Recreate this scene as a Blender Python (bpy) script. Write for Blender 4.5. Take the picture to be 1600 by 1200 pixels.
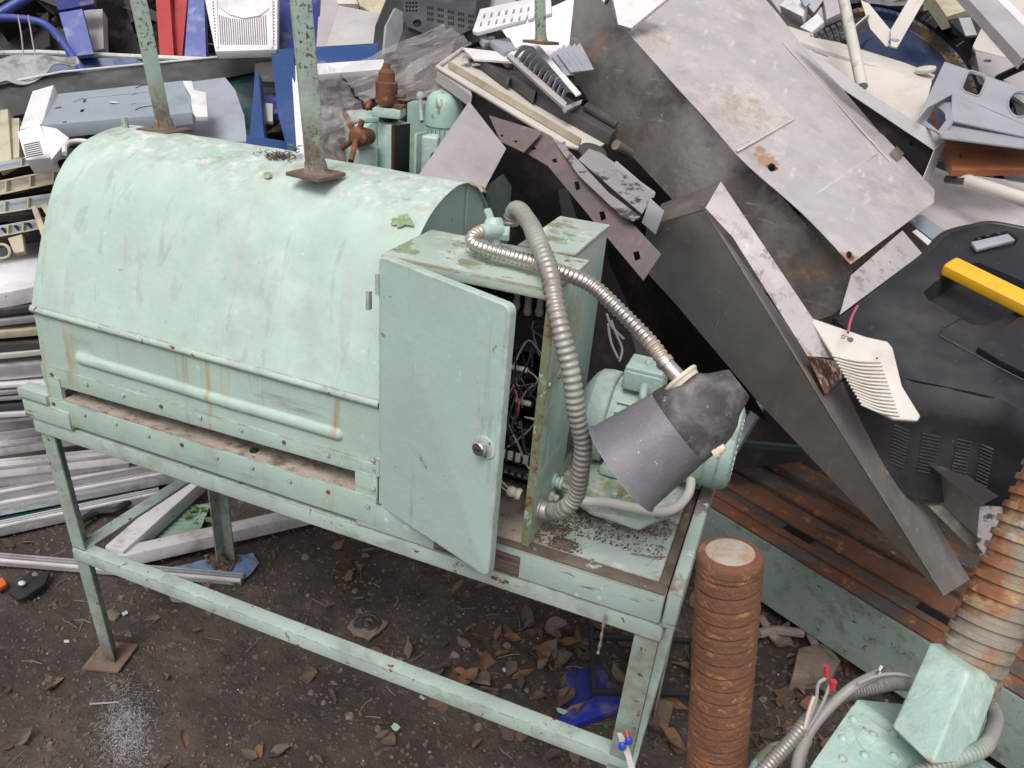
import bpy, bmesh, math, random
from mathutils import Vector, Matrix, noise
from mathutils.geometry import delaunay_2d_cdt
V = Vector
for o in list(bpy.data.objects): bpy.data.objects.remove(o)
SC = bpy.context.scene; COL = SC.collection
random.seed(7)

# ---------------------------------------------------------------- camera, sky, sun, exposure
FPX = 1202.0
def _axes(vx, vy, lx):
    up = -V((vx-800, vy-600, FPX)); up.normalize()
    y = -(up[0]*(lx-800)+up[2]*FPX)/up[1]
    ex = -V((lx-800, y, FPX)); ex.normalize()
    ey = up.cross(ex)
    if ey[2] < 0: ey = -ey
    return ex, ey, up
EX, EY, EZ = _axes(593.46, 2940.56, -2965.48)
RW = Matrix((EX, EY, EZ))                       # camera space (x right, y down, z forward) -> world
CAMP = V((0, 0, 1.6))
cd = bpy.data.cameras.new('camera'); cam = bpy.data.objects.new('camera', cd); COL.objects.link(cam)
r_, d_, f_ = RW.col[0], RW.col[1], RW.col[2]
m = Matrix.Identity(4)
for i in range(3):
    m[i][0] = r_[i]; m[i][1] = -d_[i]; m[i][2] = -f_[i]; m[i][3] = CAMP[i]
cam.matrix_world = m
cd.sensor_fit = 'HORIZONTAL'; cd.sensor_width = 36; cd.lens = FPX/1600*36; cd.clip_start = .02; cd.clip_end = 400
SC.camera = cam
w = bpy.data.worlds.new('World'); SC.world = w; w.use_nodes = True
nt = w.node_tree; nt.nodes.clear()
sky = nt.nodes.new('ShaderNodeTexSky'); sky.sky_type = 'NISHITA'; sky.sun_disc = False
SUN_EL, SUN_AZ = math.radians(58), math.radians(178)
sky.sun_elevation = SUN_EL; sky.sun_rotation = SUN_AZ; sky.dust_density = 4; sky.air_density = 1.2
hs = nt.nodes.new('ShaderNodeHueSaturation'); hs.inputs['Saturation'].default_value = .12
bg = nt.nodes.new('ShaderNodeBackground'); bg.inputs['Strength'].default_value = .13
wo = nt.nodes.new('ShaderNodeOutputWorld')
tn = nt.nodes.new('ShaderNodeMix'); tn.data_type = 'RGBA'; tn.blend_type = 'MULTIPLY'; tn.inputs[0].default_value = 1; tn.inputs[7].default_value = (1, .955, .965, 1)   # cloud veil
nt.links.new(sky.outputs[0], hs.inputs['Color']); nt.links.new(hs.outputs[0], tn.inputs[6]); nt.links.new(tn.outputs[2], bg.inputs[0]); nt.links.new(bg.outputs[0], wo.inputs[0])
sd = bpy.data.lights.new('sun', 'SUN'); sd.energy = 1.5; sd.angle = math.radians(28); sd.color = (1, .97, .93)
so = bpy.data.objects.new('sun', sd); COL.objects.link(so); so.location = (0, 0, 6)
sdir = V((math.sin(SUN_AZ)*math.cos(SUN_EL), math.cos(SUN_AZ)*math.cos(SUN_EL), math.sin(SUN_EL)))
so.rotation_euler = sdir.to_track_quat('Z', 'Y').to_euler()
SC.view_settings.view_transform = 'Standard'; SC.view_settings.look = 'None'
SC.view_settings.gamma = 1; SC.view_settings.exposure = 0.30; SC.view_settings.use_curve_mapping = False
SC.render.engine = 'CYCLES'

# ---------------------------------------------------------------- surveying: sight lines of the photo meet real planes or distances
def ray(x, y): return (RW @ V((x-800, y-600, FPX)))/FPX
def P(x, y, d): return CAMP + ray(x, y)*d
def PZ(x, y, z): r = ray(x, y); return CAMP + r*((z-1.6)/r.z)
def PY(x, y, yy): r = ray(x, y); return CAMP + r*(yy/r.y)
def PX(x, y, xx): r = ray(x, y); return CAMP + r*(xx/r.x)
def PN(x, y, o, n): r = ray(x, y); return CAMP + r*((o-CAMP).dot(n)/r.dot(n))
def pl(poly):
    """outline given by sight lines; the first three with a distance fix the plane, the rest meet that plane"""
    ref = [P(*q) for q in poly if len(q) == 3][:3]
    n = (ref[1]-ref[0]).cross(ref[2]-ref[0]).normalized()
    if n.dot(ref[0]-CAMP) > 0: n = -n
    return [PN(q[0], q[1], ref[0], n) for q in poly], n
def lerp(a, b, t): return a+(b-a)*t

# ---------------------------------------------------------------- mesh helpers
class B:
    def __init__(s): s.bm = bmesh.new()
    def face(s, vs):
        try: return s.bm.faces.new(vs)
        except ValueError: return None
    def prism(s, pts, vec):
        a = [s.bm.verts.new(p) for p in pts]; b = [s.bm.verts.new(p+vec) for p in pts]; n = len(a)
        s.face(a); s.face(b[::-1])
        for i in range(n): s.face([a[i], b[i], b[(i+1) % n], a[(i+1) % n]])
        return s
    def plate(s, pts, n, t, holes=(), wob=0, res=0, seed=0):
        """flat outline with real holes, thickness t behind the face; optional waviness"""
        u = (pts[1]-pts[0]).normalized(); v = n.cross(u).normalized(); o = pts[0]
        loops = [list(pts)]+[list(h) for h in holes]
        co, ed = [], []; rings = []
        for L in loops:
            if res:
                M_ = []
                for i in range(len(L)):
                    a, b = L[i], L[(i+1) % len(L)]; k = max(1, int((b-a).length/res))
                    for j in range(k): M_.append(lerp(a, b, j/k))
                L = M_
            k0 = len(co)
            ring = [((p-o).dot(u), (p-o).dot(v)) for p in L]
            rings.append(ring); co += ring
            ed += [(k0+i, k0+(i+1) % len(L)) for i in range(len(L))]
        def inside(x, y, ring):
            c = False; n_ = len(ring)
            for i in range(n_):
                x1, y1 = ring[i]; x2, y2 = ring[(i+1) % n_]
                if (y1 > y) != (y2 > y) and x < (x2-x1)*(y-y1)/(y2-y1)+x1: c = not c
            return c
        if res:
            xs = [c[0] for c in rings[0]]; ys = [c[1] for c in rings[0]]
            res = max(res, math.sqrt((max(xs)-min(xs))*(max(ys)-min(ys))/900))
            x = min(xs)+res/2
            while x < max(xs):
                y = min(ys)+res/2
                while y < max(ys):
                    if inside(x, y, rings[0]) and not any(inside(x, y, r) for r in rings[1:]): co.append((x, y))
                    y += res
                x += res
        vs, _, fs, _, _, _ = delaunay_2d_cdt([V(c) for c in co], ed, [], 0, 1e-6)
        keep = []
        for f in fs:
            cx = sum(vs[i][0] for i in f)/3; cy = sum(vs[i][1] for i in f)/3
            if inside(cx, cy, rings[0]) and not any(inside(cx, cy, r) for r in rings[1:]): keep.append(f)
        top, bot = {}, {}
        def off(p):
            return n*(wob*noise.noise(p*4+V((seed, 0, 0)))) if wob else V((0, 0, 0))
        for f in keep:
            for i in f:
                if i not in top:
                    p = o+u*vs[i][0]+v*vs[i][1]; q = off(p)
                    top[i] = s.bm.verts.new(p+q); bot[i] = s.bm.verts.new(p+q-n*t)
        cnt = {}
        for f in keep:
            s.face([top[i] for i in f]); s.face([bot[i] for i in f][::-1])
            for a, b in ((f[0], f[1]), (f[1], f[2]), (f[2], f[0])):
                cnt[(a, b)] = 1
        for (a, b) in cnt:
            if (b, a) not in cnt: s.face([top[b], top[a], bot[a], bot[b]])
        return s
    def bx(s, x0, x1, y0, y1, z0, z1):
        return s.prism([V((x0, y0, z0)), V((x1, y0, z0)), V((x1, y1, z0)), V((x0, y1, z0))], V((0, 0, z1-z0)))
    def box(s, c, a, b, d):
        return s.prism([c-a-b-d, c+a-b-d, c+a+b-d, c-a+b-d], d*2)
    def beam(s, a, b, w_, h, up=V((0, 0, 1))):
        t = (b-a).normalized(); sd_ = t.cross(up).normalized()*w_/2; u = sd_.cross(t).normalized()*h/2
        return s.prism([a-sd_-u, a+sd_-u, a+sd_+u, a-sd_+u], b-a)
    def angle(s, a, b, d1, d2, w_=.036, t=.004):
        """angle iron from a to b: flanges along d1 and d2 from the outer corner"""
        return s.prism([a, a+d1*w_, a+d1*w_+d2*t, a+d1*t+d2*t, a+d1*t+d2*w_, a+d2*w_], b-a)
    def tube(s, path, r, n=10, cap=True):
        k = len(path); rings = []; t0 = (path[1]-path[0]).normalized()
        nn = t0.orthogonal().normalized()
        for i, p in enumerate(path):
            t = (path[min(i+1, k-1)]-path[max(i-1, 0)]).normalized()
            nn = (nn-t*nn.dot(t)).normalized(); b = t.cross(nn)
            rr = r[i] if isinstance(r, (list, tuple)) else r
            rings.append([s.bm.verts.new(p+(nn*math.cos(2*math.pi*j/n)+b*math.sin(2*math.pi*j/n))*rr) for j in range(n)])
        for i in range(k-1):
            for j in range(n): s.face([rings[i][j], rings[i][(j+1) % n], rings[i+1][(j+1) % n], rings[i+1][j]])
        if cap: s.face(rings[0][::-1]); s.face(rings[-1])
        return s
    def lathe(s, o, ax, prof, n=24, sx=None, cap=True):
        """prof = [(distance along ax, radius)]"""
        ax = ax.normalized(); u = ax.orthogonal().normalized() if sx is None else sx; v = ax.cross(u)
        rings = [[s.bm.verts.new(o+ax*t+(u*math.cos(2*math.pi*j/n)+v*math.sin(2*math.pi*j/n))*r) for j in range(n)] for t, r in prof]
        for i in range(len(rings)-1):
            for j in range(n): s.face([rings[i][j], rings[i][(j+1) % n], rings[i+1][(j+1) % n], rings[i+1][j]])
        if cap: s.face(rings[0][::-1]); s.face(rings[-1])
        return s
    def cyl(s, a, b, r, r2=None, n=16):
        return s.lathe(a, b-a, [(0, r), ((b-a).length, r if r2 is None else r2)], n)
    def ball(s, c, r, sq=(1, 1, 1), sub=1, rot=None, jit=0):
        mt = Matrix.Translation(c) @ (rot.to_4x4() if rot else Matrix.Identity(4)) @ Matrix.Diagonal((sq[0]*r, sq[1]*r, sq[2]*r, 1))
        g = bmesh.ops.create_icosphere(s.bm, subdivisions=sub, radius=1, matrix=mt)
        if jit:
            for v_ in g['verts']: v_.co += V((random.uniform(-1, 1), random.uniform(-1, 1), random.uniform(-1, 1)))*jit*r
        return s
    def thread(s, a, b, prof, pitch, n=40, jit=0):
        """helical thread: prof = [(share of the pitch, radius)]"""
        ax = (b-a).normalized(); u = ax.orthogonal().normalized(); v = ax.cross(u); L = (b-a).length
        turns = int(L/pitch)+1; rows = []
        for k in range(-1, turns):
            for fr, r in prof:
                row = []
                for j in range(n+1):
                    z = (k+fr+j/n)*pitch; z = min(max(z, 0), L); th = 2*math.pi*j/n
                    q = a+ax*z; rr = r
                    if jit: rr += jit*noise.noise(V((math.cos(th)*3, math.sin(th)*3, z*60)))
                    row.append(s.bm.verts.new(q+(u*math.cos(th)+v*math.sin(th))*rr))
                rows.append(row)
        for i in range(len(rows)-1):
            for j in range(n): s.face([rows[i][j], rows[i][j+1], rows[i+1][j+1], rows[i+1][j]])
        bmesh.ops.dissolve_degenerate(s.bm, dist=1e-6, edges=s.bm.edges)
        return s
    def grid(s, nx, ny, fn, thick=None):
        g = [[s.bm.verts.new(fn(i/nx, j/ny)) for j in range(ny+1)] for i in range(nx+1)]
        for i in range(nx):
            for j in range(ny): s.face([g[i][j], g[i+1][j], g[i+1][j+1], g[i][j+1]])
        if thick:
            bmesh.ops.recalc_face_normals(s.bm, faces=s.bm.faces)
            bmesh.ops.solidify(s.bm, geom=s.bm.faces[:], thickness=thick)
        return s
    def out(s, name, mat, parent=None, bevel=0, segs=2, label=None, cat=None, group=None, kind=None, ang=32, flat=False):
        bm = s.bm
        bmesh.ops.recalc_face_normals(bm, faces=bm.faces)
        if bevel:
            es = [e for e in bm.edges if len(e.link_faces) == 2 and e.calc_face_angle(0) > math.radians(30)]
            bmesh.ops.bevel(bm, geom=es, offset=bevel, segments=segs, affect='EDGES', clamp_overlap=True, profile=.6)
        if not flat:
            for f in bm.faces: f.smooth = True
            for e in bm.edges:
                if len(e.link_faces) == 2 and e.calc_face_angle(0) > math.radians(ang): e.smooth = False
        if parent is None:
            xs = [v.co for v in bm.verts]
            mn = V([min(c[i] for c in xs) for i in range(3)]); mx = V([max(c[i] for c in xs) for i in range(3)])
            loc = V(((mn.x+mx.x)/2, (mn.y+mx.y)/2, mn.z))
        else: loc = ROOT[parent.name]
        bmesh.ops.translate(bm, verts=bm.verts, vec=-loc)
        me = bpy.data.meshes.new(name); bm.to_mesh(me); bm.free()
        if mat: me.materials.append(mat)
        o = bpy.data.objects.new(name, me); COL.objects.link(o)
        if parent is None: o.location = loc
        else: o.parent = parent
        ROOT[o.name] = loc
        tag(o, label, cat, group, kind)
        return o
ROOT = {}
def tag(o, label=None, cat=None, group=None, kind=None):
    if label: o['label'] = label
    if cat: o['category'] = cat
    if group: o['group'] = group
    if kind: o['kind'] = kind
    return o
def T(name, label, cat, loc, group=None):
    o = bpy.data.objects.new(name, None); COL.objects.link(o); o.location = loc; o.empty_display_size = .05
    ROOT[o.name] = V(loc); return tag(o, label, cat, group)
def spline(pts, k=8):
    out = []
    n = len(pts)
    for i in range(n-1):
        p0 = pts[max(i-1, 0)]; p1 = pts[i]; p2 = pts[i+1]; p3 = pts[min(i+2, n-1)]
        for j in range(k):
            t = j/k
            out.append(.5*((2*p1)+(p2-p0)*t+(2*p0-5*p1+4*p2-p3)*t*t+(3*p1-p0-3*p2+p3)*t**3))
    return out+[pts[-1]]
def resample(path, step):
    out = [path[0]]; acc = 0
    for a, b in zip(path, path[1:]):
        L = (b-a).length; t = step-acc
        while t <= L:
            out.append(lerp(a, b, t/L)); t += step
        acc = (acc+L) % step
    return out

# ---------------------------------------------------------------- materials
def material(name, base, rough=.5, metal=0., layers=(), bump=(), spec=.5, var=.08, vscale=6, trans=0, alpha=None, aniso=0):
    """base colour, then layers of wear (noise masks on the thing's own coordinates), then fine relief"""
    mt = bpy.data.materials.new(name); mt.use_nodes = True; nt = mt.node_tree; N = nt.nodes; L = nt.links
    bs = N['Principled BSDF']
    tc = N.new('ShaderNodeTexCoord')
    def coords(stretch=(1, 1, 1), off=0):
        mp = N.new('ShaderNodeMapping'); mp.inputs['Scale'].default_value = stretch; mp.inputs['Location'].default_value = (off, off*.7, off*1.3)
        L.new(tc.outputs['Object'], mp.inputs[0]); return mp.outputs[0]
    def nz(scale, detail=6, stretch=(1, 1, 1), off=0, rg=.6, dist=0):
        t = N.new('ShaderNodeTexNoise'); t.inputs['Scale'].default_value = scale; t.inputs['Detail'].default_value = detail
        t.inputs['Roughness'].default_value = rg; t.inputs['Distortion'].default_value = dist
        L.new(coords(stretch, off), t.inputs['Vector']); return t.outputs['Fac']
    def rng(v, lo, hi, a=0, b=1):
        r = N.new('ShaderNodeMapRange'); r.inputs[1].default_value = lo; r.inputs[2].default_value = hi
        r.inputs[3].default_value = a; r.inputs[4].default_value = b; L.new(v, r.inputs[0]); return r.outputs[0]
    def mul(a, b):
        m_ = N.new('ShaderNodeMath'); m_.operation = 'MULTIPLY'; L.new(a, m_.inputs[0])
        if isinstance(b, float) or isinstance(b, int): m_.inputs[1].default_value = b
        else: L.new(b, m_.inputs[1])
        return m_.outputs[0]
    def mixc(f, a, b):
        x = N.new('ShaderNodeMix'); x.data_type = 'RGBA'; L.new(f, x.inputs[0])
        for s_, c_ in ((x.inputs[6], a), (x.inputs[7], b)):
            if isinstance(c_, tuple): s_.default_value = (*c_, 1)
            else: L.new(c_, s_)
        return x.outputs[2]
    def mixf(f, a, b):
        x = N.new('ShaderNodeMix'); L.new(f, x.inputs[0])
        for s_, c_ in ((x.inputs[2], a), (x.inputs[3], b)):
            if isinstance(c_, (float, int)): s_.default_value = c_
            else: L.new(c_, s_)
        return x.outputs[0]
    dk = tuple(c*(1-var*2) for c in base); lt = tuple(min(1, c*(1+var)) for c in base)
    col = mixc(rng(nz(vscale, 7), .3, .7), dk, lt)
    ro = mixf(nz(vscale*2.3, 4, off=3), max(.03, rough-.08), min(1, rough+.08)); me_ = None if not metal and not any(l.get('metal') for l in layers) else float(metal)
    hts = []
    for k, l in enumerate(layers):
        kd = l.get('kind', 'noise')
        if kd == 'vor':
            vo = N.new('ShaderNodeTexVoronoi'); vo.inputs['Scale'].default_value = l['scale']; L.new(coords(l.get('stretch', (1, 1, 1)), k*5.3), vo.inputs['Vector']); f = rng(vo.outputs['Distance'], l['hi'], l['lo'])
        else:
            f = rng(nz(l.get('scale', 10), l.get('detail', 8), l.get('stretch', (1, 1, 1)), k*3.7+1, l.get('rg', .62), l.get('dist', 0)), l.get('lo', .5), l.get('hi', .6))
        if 'scale2' in l: f = mul(f, rng(nz(l['scale2'], 3, (1, 1, 1), k*2.1+9), l.get('lo2', .45), l.get('hi2', .6)))
        if kd == 'spot':          # stain round fixed places on the thing
            g = None
            for cen, rad in l['pts']:
                vm_ = N.new('ShaderNodeVectorMath'); vm_.operation = 'DISTANCE'; L.new(tc.outputs['Object'], vm_.inputs[0]); vm_.inputs[1].default_value = cen
                q = rng(vm_.outputs['Value'], rad, rad*.25)
                if g is None: g = q
                else:
                    mx_n = N.new('ShaderNodeMath'); mx_n.operation = 'MAXIMUM'; L.new(g, mx_n.inputs[0]); L.new(q, mx_n.inputs[1]); g = mx_n.outputs[0]
            ad = N.new('ShaderNodeMath'); ad.operation = 'MULTIPLY_ADD'; L.new(g, ad.inputs[0]); ad.inputs[1].default_value = l.get('gain', .35)
            L.new(nz(l.get('scale', 30), 9, off=k+2.5, rg=.7), ad.inputs[2]); f = mul(rng(ad.outputs[0], l['lo'], l['hi']), rng(g, 0, .15))
        if kd == 'edge':
            bv = N.new('ShaderNodeBevel'); bv.samples = 4; bv.inputs['Radius'].default_value = l.get('radius', .004)
            ge = N.new('ShaderNodeNewGeometry'); dt = N.new('ShaderNodeVectorMath'); dt.operation = 'DOT_PRODUCT'
            L.new(bv.outputs[0], dt.inputs[0]); L.new(ge.outputs['Normal'], dt.inputs[1])
            f = mul(rng(dt.outputs['Value'], .995, .86), f)
        if kd == 'top':
            ge = N.new('ShaderNodeNewGeometry'); sp = N.new('ShaderNodeSeparateXYZ'); L.new(ge.outputs['Normal'], sp.inputs[0])
            f = mul(rng(sp.outputs[2], l.get('n0', .5), l.get('n1', .95)), f)
        if kd == 'z' or 'z' in l:
            sp = N.new('ShaderNodeSeparateXYZ'); L.new(tc.outputs['Object'], sp.inputs[0])
            f = mul(rng(sp.outputs[2], l['z'][0], l['z'][1]), f)
        if l.get('amt', 1) != 1: f = mul(f, float(l['amt']))
        c2 = l['color']
        if l.get('var', 1):
            c2 = mixc(rng(nz(l.get('scale', 10)*3, 5, off=k+20), .3, .7), tuple(c*.6 for c in c2), tuple(min(1, c*1.35) for c in c2))
        col = mixc(f, col, c2); ro = mixf(f, ro, float(l.get('rough', .8)))
        if me_ is not None: me_ = mixf(f, me_, float(l.get('metal', 0)))
        if l.get('h'): hts.append((f, l['h']))
    L.new(col, bs.inputs['Base Color']); L.new(ro, bs.inputs['Roughness'])
    if me_ is not None:
        if isinstance(me_, float): bs.inputs['Metallic'].default_value = me_
        else: L.new(me_, bs.inputs['Metallic'])
    bs.inputs['Specular IOR Level'].default_value = spec
    prev = None
    for (sc, dist_, *st) in bump:
        b_ = N.new('ShaderNodeBump'); b_.inputs['Strength'].default_value = 1; b_.inputs['Distance'].default_value = dist_
        L.new(nz(sc, 5, st[0] if st else (1, 1, 1), off=31), b_.inputs['Height'])
        if prev: L.new(prev, b_.inputs['Normal'])
        prev = b_.outputs[0]
    for f, h in hts:
        b_ = N.new('ShaderNodeBump'); b_.inputs['Strength'].default_value = 1; b_.inputs['Distance'].default_value = h
        L.new(f, b_.inputs['Height'])
        if prev: L.new(prev, b_.inputs['Normal'])
        prev = b_.outputs[0]
    if prev: L.new(prev, bs.inputs['Normal'])
    if trans: bs.inputs['Transmission Weight'].default_value = trans
    if alpha is not None: bs.inputs['Alpha'].default_value = alpha
    return mt
RUST = (.19, .075, .03); RUSTD = (.10, .045, .025); DIRT = (.11, .085, .065); DUST = (.42, .38, .34)
MINT = (.385, .505, .445)
M = {}
def mm(k, *a, **kw): M[k] = material(k, *a, **kw)
mm('hood_paint', MINT, .42, layers=[
    dict(color=(.30, .35, .32), scale=9, stretch=(2.6, .8, .55), lo=.60, hi=.613, amt=.42, dist=.6, rough=.6),
    dict(color=(.43, .54, .48), scale=5, lo=.4, hi=.62, amt=.4, rough=.5),
    dict(kind='top', color=(.66, .645, .61), scale=30, lo=.46, hi=.62, amt=.6, n0=.72, n1=.99, rough=.85),
    dict(kind='top', color=(.33, .30, .24), scale=20, lo=.55, hi=.66, amt=.7, n0=.72, n1=.98, rough=.9),
    dict(color=(.20, .28, .15), scale=55, lo=.68, hi=.7, amt=.7, scale2=5),
    dict(color=(.36, .37, .34), scale=4.5, stretch=(2.2, .7, .6), lo=.575, hi=.590, amt=.30, dist=1.5, rough=.7),
    dict(color=(.22, .24, .20), scale=130, lo=.655, hi=.68, amt=.65, scale2=4, lo2=.48, hi2=.6),
    dict(color=(.33, .27, .24), scale=7, stretch=(3, .6, .4), lo=.66, hi=.74, amt=.6),
    dict(color=(.7, .72, .68), kind='vor', scale=60, lo=.06, hi=.1, scale2=9, lo2=.52, hi2=.6, amt=.8),
    dict(kind='edge', color=RUST, scale=22, lo=.48, hi=.56)],
   bump=[(3, .008), (60, .0006), (300, .0002)], var=.05)
mm('panel_paint', (.36, .48, .42), .42, layers=[
    dict(color=(.27, .36, .31), scale=8, stretch=(3, .8, .6), lo=.55, hi=.68, amt=.4),
    dict(color=(.34, .22, .10), scale=7, stretch=(4.5, .5, .22), lo=.56, hi=.67, amt=.85, rough=.7, scale2=6, lo2=.45, hi2=.58),
    dict(color=(.30, .13, .05), scale=30, stretch=(2.5, 1, .2), lo=.69, hi=.75, amt=.7, rough=.7),
    dict(color=(.5, .58, .52), scale=40, lo=.64, hi=.68, amt=.6), dict(color=(.22, .24, .20), scale=120, lo=.65, hi=.67, amt=.7, scale2=5, lo2=.45, hi2=.6),
    dict(color=(.25, .20, .15), scale=5, stretch=(1, 1, 7), lo=.58, hi=.68, amt=.5),
    dict(kind='edge', color=RUST, scale=16, lo=.45, hi=.55)],
   bump=[(4, .006), (70, .0006)], var=.05)
mm('door_paint', (.365, .49, .445), .36, layers=[
    dict(color=(.24, .33, .30), scale=9, stretch=(3, 3, .25), lo=.60, hi=.67, amt=.5),
    dict(color=(.40, .43, .41), scale=16, lo=.60, hi=.70, amt=.5),
    dict(color=(.45, .57, .53), scale=30, stretch=(2, 2, .4), lo=.66, hi=.72, amt=.6),
    dict(color=(.19, .24, .12), scale=38, lo=.675, hi=.69, amt=.9), dict(color=(.20, .23, .20), scale=140, lo=.66, hi=.68, amt=.6, scale2=5, lo2=.45, hi2=.6),
    dict(color=(.30, .17, .08), scale=26, stretch=(1, 1, .4), lo=.70, hi=.72, amt=.8),
    dict(kind='edge', color=(.22, .26, .15), scale=16, lo=.44, hi=.52, radius=.018, amt=.55),
    dict(kind='edge', color=(.48, .52, .47), scale=12, lo=.40, hi=.50, radius=.010),
    dict(kind='edge', color=RUST, scale=26, lo=.55, hi=.60)],
   bump=[(5, .004), (90, .0005)], var=.04)
mm('frame_paint', (.385, .485, .43), .5, layers=[
    dict(color=(.26, .30, .26), scale=12, lo=.50, hi=.62, amt=.6), dict(color=(.16, .15, .125), scale=110, lo=.62, hi=.65, amt=.7, scale2=9, lo2=.45, hi2=.55),
    dict(color=RUST, scale=40, lo=.645, hi=.66, rough=.9, h=-.0006),
    dict(color=(.62, .64, .6), scale=70, lo=.69, hi=.71),
    dict(kind='edge', color=RUST, scale=30, lo=.42, hi=.52, rough=.9)],
   bump=[(50, .001), (220, .0004)], var=.09)
mm('leg_paint', (.27, .35, .30), .65, layers=[
    dict(color=(.20, .20, .165), scale=14, lo=.45, hi=.6, amt=.8),
    dict(color=RUSTD, scale=50, lo=.62, hi=.66, rough=.9),
    dict(color=(.13, .105, .08), scale=18, lo=.3, hi=.5, z=(.16, .02), rough=.95)],
   bump=[(60, .0015)], var=.12)
mm('post_paint', (.35, .455, .395), .6, layers=[
    dict(color=(.40, .40, .34), scale=10, lo=.5, hi=.62, amt=.5),
    dict(color=(.12, .10, .085), scale=150, lo=.55, hi=.58, rough=.9, scale2=12, lo2=.40, hi2=.52), dict(color=(.16, .12, .09), scale=30, lo=.66, hi=.68),
    dict(color=(.19, .155, .125), scale=30, lo=.30, hi=.5, z=(.11, .045), rough=.95)],
   bump=[(60, .0015)], var=.1)
mm('green_primer', (.20, .24, .13), .7, layers=[
    dict(color=RUST, scale=40, lo=.52, hi=.6), dict(color=(.36, .50, .42), scale=25, lo=.56, hi=.6)], bump=[(90, .001)])
mm('top_paint', (.36, .45, .39), .6, layers=[
    dict(color=(.22, .26, .15), scale=9, lo=.555, hi=.57, rough=.6, h=-.001), dict(color=(.52, .52, .49), scale=9, lo=.56, hi=.60, amt=.8),
    dict(color=(.46, .47, .43), scale=16, lo=.5, hi=.6, amt=.7),
    dict(color=(.17, .13, .10), scale=34, lo=.62, hi=.68, rough=.9),
    dict(kind='edge', color=RUST, scale=22, lo=.40, hi=.48, radius=.006, rough=.9)], bump=[(40, .0012), (200, .0005)], var=.1)
mm('board_paint', (.42, .50, .45), .65, layers=[
    dict(color=(.50, .55, .51), scale=12, lo=.48, hi=.6, amt=.8),
    dict(color=(.22, .16, .125), scale=11, lo=.52, hi=.62, amt=.85, rough=.9),
    dict(color=(.10, .075, .06), scale=45, lo=.60, hi=.68, rough=.95, amt=.8),
    dict(kind='edge', color=(.17, .12, .09), scale=20, lo=.35, hi=.45, radius=.006)], bump=[(50, .002), (220, .0006)], var=.1)
mm('apron_paint', (.37, .47, .42), .55, layers=[
    dict(color=(.22, .19, .165), scale=10, lo=.56, hi=.60, stretch=(.6, .6, 2), rough=.8, h=-.0015),
    dict(color=(.52, .58, .54), scale=26, lo=.62, hi=.66),
    dict(kind='edge', color=(.20, .15, .12), scale=20, lo=.35, hi=.45, radius=.006)], bump=[(50, .0015)], var=.08)
mm('wood_edge', (.16, .125, .10), .8, layers=[
    dict(color=(.07, .05, .04), scale=22, stretch=(.3, .3, 9), lo=.5, hi=.58), dict(color=(.34, .46, .40), scale=16, lo=.60, hi=.63)],
   bump=[(30, .003, (.3, .3, 8))], var=.2)
mm('slot_dust', (.40, .35, .29), .9, layers=[dict(color=(.14, .10, .075), scale=25, lo=.5, hi=.68), dict(color=(.24, .11, .05), scale=50, lo=.6, hi=.68)], bump=[(90, .003)], var=.15)
mm('cast_paint', (.37, .515, .45), .34, layers=[
    dict(color=(.46, .60, .52), scale=14, lo=.5, hi=.62, amt=.5),
    dict(color=(.26, .32, .26), scale=22, lo=.60, hi=.68, amt=.5),
    dict(kind='edge', color=(.30, .13, .05), scale=20, lo=.52, hi=.57, radius=.006, rough=.8)],
   bump=[(22, .0035), (110, .0012)], var=.06)
mm('motor_paint', (.33, .455, .40), .45, layers=[
    dict(color=(.17, .20, .165), scale=16, lo=.56, hi=.66, amt=.6), dict(color=(.48, .50, .44), kind='top', scale=12, lo=.45, hi=.6, amt=.5),
    dict(kind='edge', color=RUSTD, scale=26, lo=.52, hi=.58)], bump=[(40, .002), (160, .0007)], var=.1)
mm('bed_paint', (.215, .28, .24), .7, layers=[
    dict(color=(.14, .17, .14), scale=18, lo=.52, hi=.64, amt=.8), dict(color=(.09, .09, .075), scale=45, stretch=(1, 1, 1), lo=.63, hi=.66, h=-.001),
    dict(color=(.36, .42, .36), scale=60, lo=.66, hi=.69)], bump=[(30, .002), (160, .001)], var=.12)
mm('rust', RUST, .85, layers=[dict(color=RUSTD, scale=14, lo=.45, hi=.6), dict(color=(.36, .17, .07), scale=30, lo=.56, hi=.68, amt=.8)], bump=[(60, .0025), (260, .0012)], var=.2)
mm('rust_plate', (.15, .098, .073), .85, layers=[dict(color=(.14, .10, .075), scale=14, lo=.45, hi=.6), dict(color=(.30, .15, .07), scale=30, lo=.58, hi=.66, amt=.8)], bump=[(60, .0025), (240, .001)], var=.2)
mm('rail_rust', (.17, .07, .035), .75, layers=[
    dict(color=(.085, .075, .068), scale=4, stretch=(.5, 3, 1), lo=.48, hi=.56, rough=.6), dict(color=(.30, .13, .05), scale=24, lo=.58, hi=.66), dict(color=(.3, .24, .17), scale=34, lo=.66, hi=.7)],
   bump=[(50, .002)], var=.25)
mm('rod_rust', (.165, .068, .033), .8, layers=[
    dict(color=(.12, .065, .045), scale=14, stretch=(1, 1, 3), lo=.48, hi=.62, amt=.6), dict(color=(.40, .19, .08), scale=40, stretch=(1, 1, 2), lo=.56, hi=.66, amt=.55), dict(color=(.07, .045, .035), scale=120, lo=.62, hi=.66, amt=.7),
    dict(color=(.42, .34, .27), scale=60, lo=.66, hi=.70, amt=.7)], bump=[(70, .0025), (260, .0018)], var=.18)
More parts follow.
